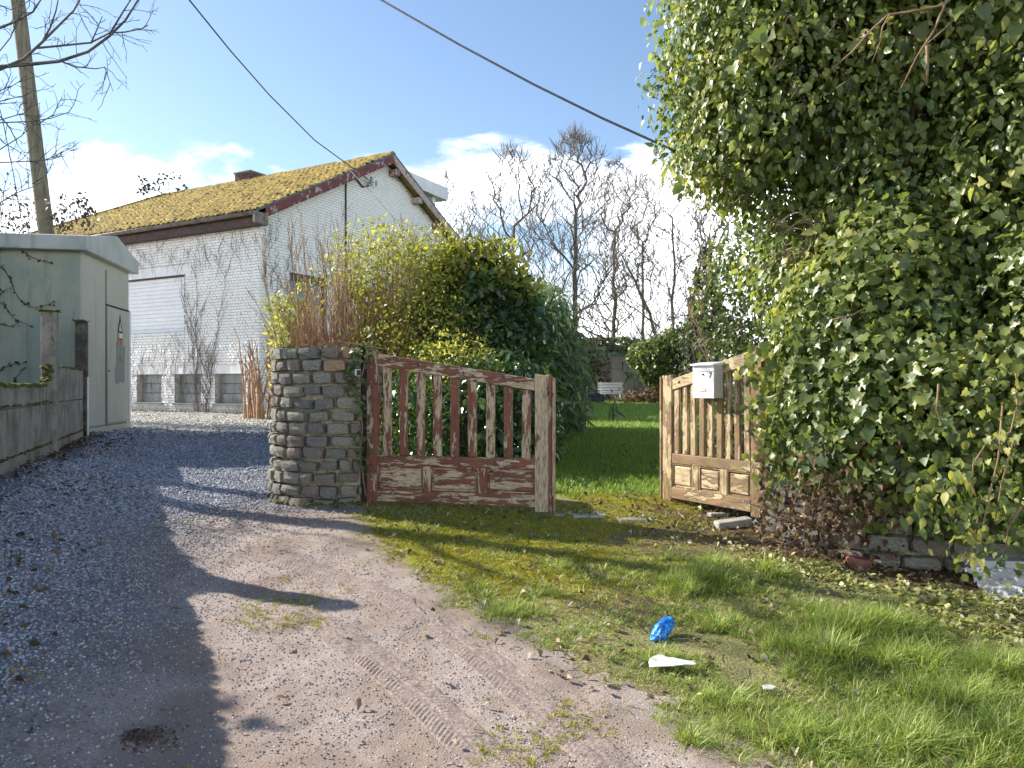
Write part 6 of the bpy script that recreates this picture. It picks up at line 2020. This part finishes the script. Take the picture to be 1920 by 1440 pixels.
# moss carpet
def moss_dens(x, y):
    ms, lw, mo, ba = ground_masks(x, y)
    return ms * smooth(.05, -.1, drive_d(x, y)) + .10 * smooth(.35, .0, drive_d(x, y)) * smooth(-.5, -.1, drive_d(x, y)) * smooth(.5, .62, fbm(x * 5, y * 5, seed=67))
x, y = ground_scatter(42000, -2.1, 2.0, 4.3, 7.6, moss_dens, rng)
s = rng.uniform(.6, 1.4, len(x))
place('moss_carpet', x, y, s, rng.integers(0, 4, len(x)), mosst, 'yellow-green moss carpeting the ground before the gates', 'moss', rng)
# sparse moss and grass islands in the gravel near the camera
x, y = ground_scatter(9000, -2.6, .6, 2.3, 5.6, lambda a, b_: smooth(.6, .72, fbm(a * 1.6, b_ * 1.6, seed=69)) * (drive_d(a, b_) > 0) * .8, rng)
n = len(x)
in_scatter('drive_moss', np.stack([x, y, HD(x, y) + .004], 1), np.stack([np.zeros(n), np.zeros(n), rng.uniform(0, 6, n)], 1), np.repeat(rng.uniform(.5, 1.1, n)[:, None], 3, 1), rng.integers(0, 4, n), mosst, 'small patches of moss growing in the near driveway', 'moss')

# creeping ground cover by the wall
def cover_dens(x, y):
    iv = np.interp(x, [1.0, 1.8, 2.3, 2.6, 3.1, 4.4, 6], [6.7, 5.9, 5.3, 4.95, 4.75, 4.4, 4.0])
    d = iv - y
    return smooth(-.1, .15, d) * smooth(1.15, .6, d) * smooth(1.3, 2.3, x) * (.3 + .7 * smooth(.35, .55, fbm(x * 3, y * 3, seed=71)))
x, y = ground_scatter(15000, 1.2, 4.6, 3.2, 6.2, cover_dens, rng)
n = len(x)
P = np.stack([x, y, H(x, y) + rng.uniform(.01, .07, n)], 1)
tag(leaves('ground_cover', P, norm(np.array([-.2, -.2, 1]) + rng.normal(0, .45, (n, 3))), norm(np.stack([rng.normal(0, 1, n), rng.normal(0, 1, n), rng.normal(-.1, .3, n)], 1)), rng.uniform(.018, .042, n), LEAF_HEART, MATS['cover_leaf']), 'creeping yellow-green ground cover at the foot of the ivy wall', 'ground cover', kind='stuff')
# weeds with broader leaves mixed in the verge
x, y = ground_scatter(5000, -.6, 4, 2.6, 6.2, lambda a, b_: fg_dens(a, b_) * smooth(.45, .6, fbm(a * 3, b_ * 3, seed=73)), rng)
n = len(x)
P = np.stack([x, y, H(x, y) + rng.uniform(.005, .04, n)], 1)
tag(leaves('verge_weeds', P, norm(np.array([0, 0, 1]) + rng.normal(0, .4, (n, 3))), norm(np.stack([rng.normal(0, 1, n), rng.normal(0, 1, n), rng.normal(.2, .3, n)], 1)), rng.uniform(.015, .038, n), LEAF_SMALL, MATS['cover_leaf']), 'small broad-leaved weeds among the verge grass', 'weeds', kind='stuff')

# dry leaf litter
def litter_dens(x, y):
    ms, lw, mo, ba = ground_masks(x, y)
    return np.clip(mo * .95 + .10 * ba * (drive_d(x, y) < 0) + .07 * (drive_d(x, y) < 0), 0, 1) * (y < 13)
x, y = ground_scatter(22000, -6.6, 4.6, 2.4, 12.5, litter_dens, rng)
x2, y2 = ground_scatter(5000, -12, -4.8, 14, 24, lambda a, b_: ground_masks(a, b_)[2], rng)
x, y = np.concatenate([x, x2]), np.concatenate([y, y2])
n = len(x)
P = np.stack([x, y, H(x, y) + rng.uniform(.004, .03, n)], 1)
tag(leaves('leaf_litter', P, norm(np.array([0, 0, 1]) + rng.normal(0, .5, (n, 3))), norm(np.stack([rng.normal(0, 1, n), rng.normal(0, 1, n), rng.normal(0, .25, n)], 1)), rng.uniform(.02, .055, n), LEAF_DRY, MATS['dry_leaf']), 'brown dead leaf litter along the walls and under the ivy', 'leaf litter', kind='stuff')
# pale fallen leaves and twigs on the verge
leaf_mat('pale_dry', [(0, (.16, .115, .07)), (.5, (.32, .26, .17)), (1, (.52, .47, .36))], trans=.15, rough=.7, spec=.2)
x, y = ground_scatter(1300, -1.5, 4, 2.5, 7, lambda a, b_: (drive_d(a, b_) < -.05) * .75 + .06, rng)
n = len(x)
P = np.stack([x, y, H(x, y) + rng.uniform(.015, .04, n)], 1)
tag(leaves('pale_litter', P, norm(np.array([0, -.1, 1]) + rng.normal(0, .35, (n, 3))), norm(np.stack([rng.normal(0, 1, n), rng.normal(0, 1, n), rng.normal(0, .25, n)], 1)), rng.uniform(.018, .055, n), LEAF_DRY, MATS['pale_dry']), 'pale dry leaves and bits scattered over the verge', 'leaf litter', kind='stuff')
mb = MB()
for k in range(520):
    x_, y_ = rng.uniform(-1, 4), rng.uniform(2.8, 7)
    if drive_d(np.array([x_]), np.array([y_]))[0] > -.05: continue
    a = rng.uniform(0, 6.28); l = rng.uniform(.05, .2); z_ = h1(x_, y_) + .02
    mb.tube([(x_, y_, z_), (x_ + math.cos(a) * l * .5, y_ + math.sin(a) * l * .5, z_ + .012), (x_ + math.cos(a + .3) * l, y_ + math.sin(a + .3) * l, z_)], .0022, 3)
tag(mb.build('fallen_twigs', MATS['dry_stem']), 'thin fallen twigs scattered across the verge', 'twigs', kind='stuff')

# ================================================================== SINGLE THINGS LYING ABOUT
def at_ground(a, b_, fn=h1):
    d = 4.0
    for _ in range(40):
        zz = fn((a - 960) / 1400 * d, d); d = (1.6 - zz) / ((b_ - 720) / 1400)
    return Vector(((a - 960) / 1400 * d, d, fn((a - 960) / 1400 * d, d)))
hd1 = lambda x_, y_: float(HD(np.array([x_]), np.array([y_]))[0])

def crumple(name, sx, sy, sz, seed, mat, amp=.3, f=2.2, sub=4, ridge=.0):
    bm = bmesh.new(); bmesh.ops.create_icosphere(bm, subdivisions=sub, radius=1)
    co = np.array([v.co[:] for v in bm.verts])
    n1 = fbm(co[:, 0] * f, co[:, 1] * f, co[:, 2] * f, seed=seed, octaves=3) - .5
    n2 = np.abs(fbm(co[:, 0] * f * 2.3, co[:, 1] * f * 2.3, co[:, 2] * f * 2.3, seed=seed + 3, octaves=2) - .5)
    k = 1 + amp * n1 * 2 - ridge * n2 * 2
    for v, q in zip(bm.verts, k):
        v.co *= q
        v.co = Vector((v.co.x * sx, v.co.y * sy, max(v.co.z, -.75) * sz))
    me = bpy.data.meshes.new(name); bm.to_mesh(me); bm.free()
    for p in me.polygons: p.use_smooth = True
    me.materials.append(mat)
    return me
m, nt, b, out = new_mat('blue_plastic')
vec = coords(nt); n1 = noise_node(nt, vec, 40, 5)
c = mixc(nt, mrange(nt, n1, .35, .65), (.01, .13, .52), (.06, .36, .85)); nt.links.new(c, b.inputs['Base Color'])
b.inputs['Roughness'].default_value = .3; bump_node(nt, b, noise_node(nt, vec, 70, 4), .6, .006)
g0 = at_ground(1243, 1196)
o = link('plastic_bag', crumple('plastic_bag', .105, .05, .045, 5, MATS['blue_plastic'], .3, 2.6, 4, .55))
o.location = g0 + Vector((0, 0, .045)); o.rotation_euler = (.25, -.55, math.radians(38))
tag(o, 'small crumpled blue plastic bag lying on the grass', 'plastic bag')
simple_mat('white_plastic', [(.3, (.62, .61, .55)), (.7, (.74, .73, .67))], 6, rough=.45, bump=.1)
g0 = at_ground(1262, 1262)
# flat torn shard, standing slightly tilted
shard = [(-.118, .0), (-.115, .03), (-.10, .052), (-.06, .066), (-.035, .066), (-.005, .048), (.02, .044), (.06, .028), (.10, .018), (.118, .004), (.105, -.003), (.06, .002), (0, -.002), (-.06, 0)]
o = MB().prism(shard, (1, 0, 0), (-.1, .92, .38), (0, -.0025, .0055), (0, 0, 0)).build('plastic_shard', MATS['white_plastic'])
o.location = g0 + Vector((.0, 0, .035)); o.scale = (1, 1.7, 1); o.rotation_euler = (math.radians(-3), math.radians(-5), math.radians(-3))
tag(o, 'flat white broken plastic shard in the grass before the blue bag', 'plastic shard')
g0 = at_ground(1440, 1303)
o = MB().prism([(-.04, -.01), (.0, -.022), (.045, -.008), (.03, .014), (-.02, .016)], (1, 0, 0), (0, 1, 0), (0, 0, .006), (0, 0, 0)).build('paper_scrap', MATS['white_plastic'])
o.location = g0 + Vector((0, 0, .035)); o.rotation_euler = (.2, .1, .5)
tag(o, 'small white paper scrap deep in the grass right of the shard', 'paper scrap')

# clear plastic sheeting at the right edge
m, nt, b, out = new_mat('clear_sheet')
b.inputs['Base Color'].default_value = (.85, .86, .85, 1); b.inputs['Roughness'].default_value = .25
tpb = nt.nodes.new('ShaderNodeBsdfTransparent'); mxs = nt.nodes.new('ShaderNodeMixShader'); mxs.inputs[0].default_value = .5
nt.links.new(tpb.outputs[0], mxs.inputs[1]); nt.links.new(b.outputs[0], mxs.inputs[2]); nt.links.new(mxs.outputs[0], out.inputs['Surface'])
g0 = at_ground(1895, 1125)
gxs, gys = np.meshgrid(np.linspace(-.2, .45, 70), np.linspace(-.05, .3, 46))
nzv = fbm(gxs * 5, gys * 5, seed=95); rdg = 1 - np.abs(fbm(gxs * 15, gys * 19, seed=96, octaves=4) - .5) * 5
zz = .015 + .04 * np.clip(rdg, 0, 1) * smooth(.0, .12, gys + .05) + .09 * smooth(.1, .3, gys) + .05 * (nzv - .5)
gx2 = gxs + .04 * (fbm(gxs * 9, gys * 9, seed=97) - .5)
edge_cut = (gxs > -.2 + .14 * fbm(gys * 8, gys * 3, seed=98))
i4 = np.arange(gxs.size).reshape(gxs.shape)
Fq = np.stack([i4[:-1, :-1], i4[:-1, 1:], i4[1:, 1:], i4[1:, :-1]], axis=-1).reshape(-1, 4)
Fq = Fq[edge_cut.ravel()[Fq].all(axis=1)]
o = link('plastic_sheet', np_mesh('plastic_sheet', np.stack([gx2.ravel(), gys.ravel(), zz.ravel()], 1), Fq, m, True))
o.location = g0
tag(o, 'crumpled clear plastic sheeting under the ivy at the right edge', 'plastic sheet')
simple_mat('pale_slab', [(.3, (.40, .42, .44)), (.7, (.55, .57, .58))], 6, bump=.3)
o = MB().prism([(-.25, -.12), (.45, -.18), (.5, .1), (-.2, .13)], (1, 0, 0), (0, 1, 0), (0, 0, .06), (0, 0, 0)).build('stone_slab', MATS['pale_slab'], None, bevel=.01)
gs_ = g0 + Vector((.2, .42, .12)); o.location = gs_
tag(o, 'pale grey stone slab behind the plastic sheeting', 'slab')

# concrete kerb piece at the foot of the right gate, and its flat neighbour
simple_mat('kerb_stone', [(.3, (.24, .23, .20)), (.7, (.40, .385, .34))], 8, bump=.5, rough=.95)
g0 = at_ground(1378, 990)
o = MB().box(-.16, .16, -.05, .05, -.03, .055).build('kerb_block', MATS['kerb_stone'], None, bevel=.012)
o.location = g0 + Vector((0, .05, .01)); o.rotation_euler = (math.radians(4), math.radians(-5), math.radians(14))
tag(o, 'grey concrete kerb block lying below the right gate', 'block')
g0 = at_ground(1363, 975)
o = MB().box(-.12, .12, -.03, .03, -.02, .02).build('kerb_block', MATS['kerb_stone'], None, bevel=.01)
o.location = g0 + Vector((-.03, .14, .02)); o.rotation_euler = (0, math.radians(4), math.radians(28))
tag(o, 'thin concrete strip behind the larger kerb block', 'block')
# low stone sill across the gateway
for i, (a, b_, w_) in enumerate(((1030, 965, .26), (1105, 967, .3), (1195, 972, .34))):
    g0 = at_ground(a, b_)
    o = MB().box(-w_ / 2, w_ / 2, -.06, .06, -.05, .012).build('threshold_stone', MATS['kerb_stone'], None, bevel=.012)
    o.location = g0; o.rotation_euler = (0, 0, math.radians([-3, 2, 5][i]))
    tag(o, ['flat sill stone below the free end of the left gate', 'flat sill stone in the middle of the gateway', 'long flat sill stone nearest the right gate in the gateway'][i], 'stone', 'sill stones across the gateway')
# red brick by the wall foot
simple_mat('red_brick', [(.3, (.14, .055, .04)), (.6, (.24, .105, .075)), (.85, (.33, .18, .14))], 9, bump=.5)
g0 = at_ground(1612, 1064)
o = MB().box(-.085, .085, -.045, .045, -.02, .055).build('loose_brick', MATS['red_brick'], None, bevel=.01)
o.location = g0 + Vector((0, .03, .012)); o.rotation_euler = (math.radians(4), math.radians(7), math.radians(-16))
tag(o, 'loose red brick at the foot of the stone wall', 'brick')
# clod of earth crumbs on the drive
simple_mat('clod_earth', [(.3, (.06, .035, .028)), (.7, (.15, .095, .075))], 20, bump=.5)
g0 = at_ground(258, 1385, hd1)
bmp = pebble(8, MATS['clod_earth'])
pv = np.array([v.co[:] for v in bmp.vertices]); pf = np.array([p.vertices[:] for p in bmp.polygons])
rc = np.random.default_rng(311)
V_, F_ = [], []
for k in range(210):
    q = rc.normal(0, 1, 2) * np.array([.075, .045]); hgt = max(0, .03 - .25 * np.hypot(q[0], q[1] * 1.4)) * rc.random()
    V_.append(pv * rc.uniform(.004, .012) + np.array([q[0], q[1], hgt + .004])); F_.append(pf + k * len(pv))
o = link('earth_clod', np_mesh('earth_clod', np.concatenate(V_), np.concatenate(F_), MATS['clod_earth'], False)); o.location = g0
tag(o, 'heap of dark crumbled earth on the near driveway', 'earth')
# single fallen leaves on the gravel
for a, b_, s_, rz, lab in ((284, 993, .12, 1.3, 'large pale dry leaf on the shaded gravel'), (195, 1020, .07, 1.6, 'small pale leaf on the gravel left of the large leaf'), (318, 976, .07, 1.2, 'narrow dry leaf just above the large pale leaf'), (532, 1222, .06, .8, 'curled pale leaf on the sunlit earth track'), (515, 1318, .06, 1.4, 'dark curled leaf on the lower sunlit driveway'), (318, 1150, .07, 1.1, 'brown dry leaf at the shadow edge on the drive'), (470, 937, .05, .3, 'small green leaf on the gravel near the pillar')):
    g0 = at_ground(a, b_, hd1)
    TV, TF = LEAF_OVATE
    o = link('fallen_leaf', np_mesh('fallen_leaf', TV * np.array([1, 1, 1.6]) * s_, TF, MATS['pale_dry'] if 'pale' in lab else (MATS['ivy_leaf'] if 'green' in lab else MATS['dry_leaf']), rnd=np.full(len(TV), .6)))
    o.location = g0 + Vector((0, 0, .022)); o.rotation_euler = (.15, .1, -rz)
    tag(o, lab, 'leaf', 'fallen leaves on the driveway')
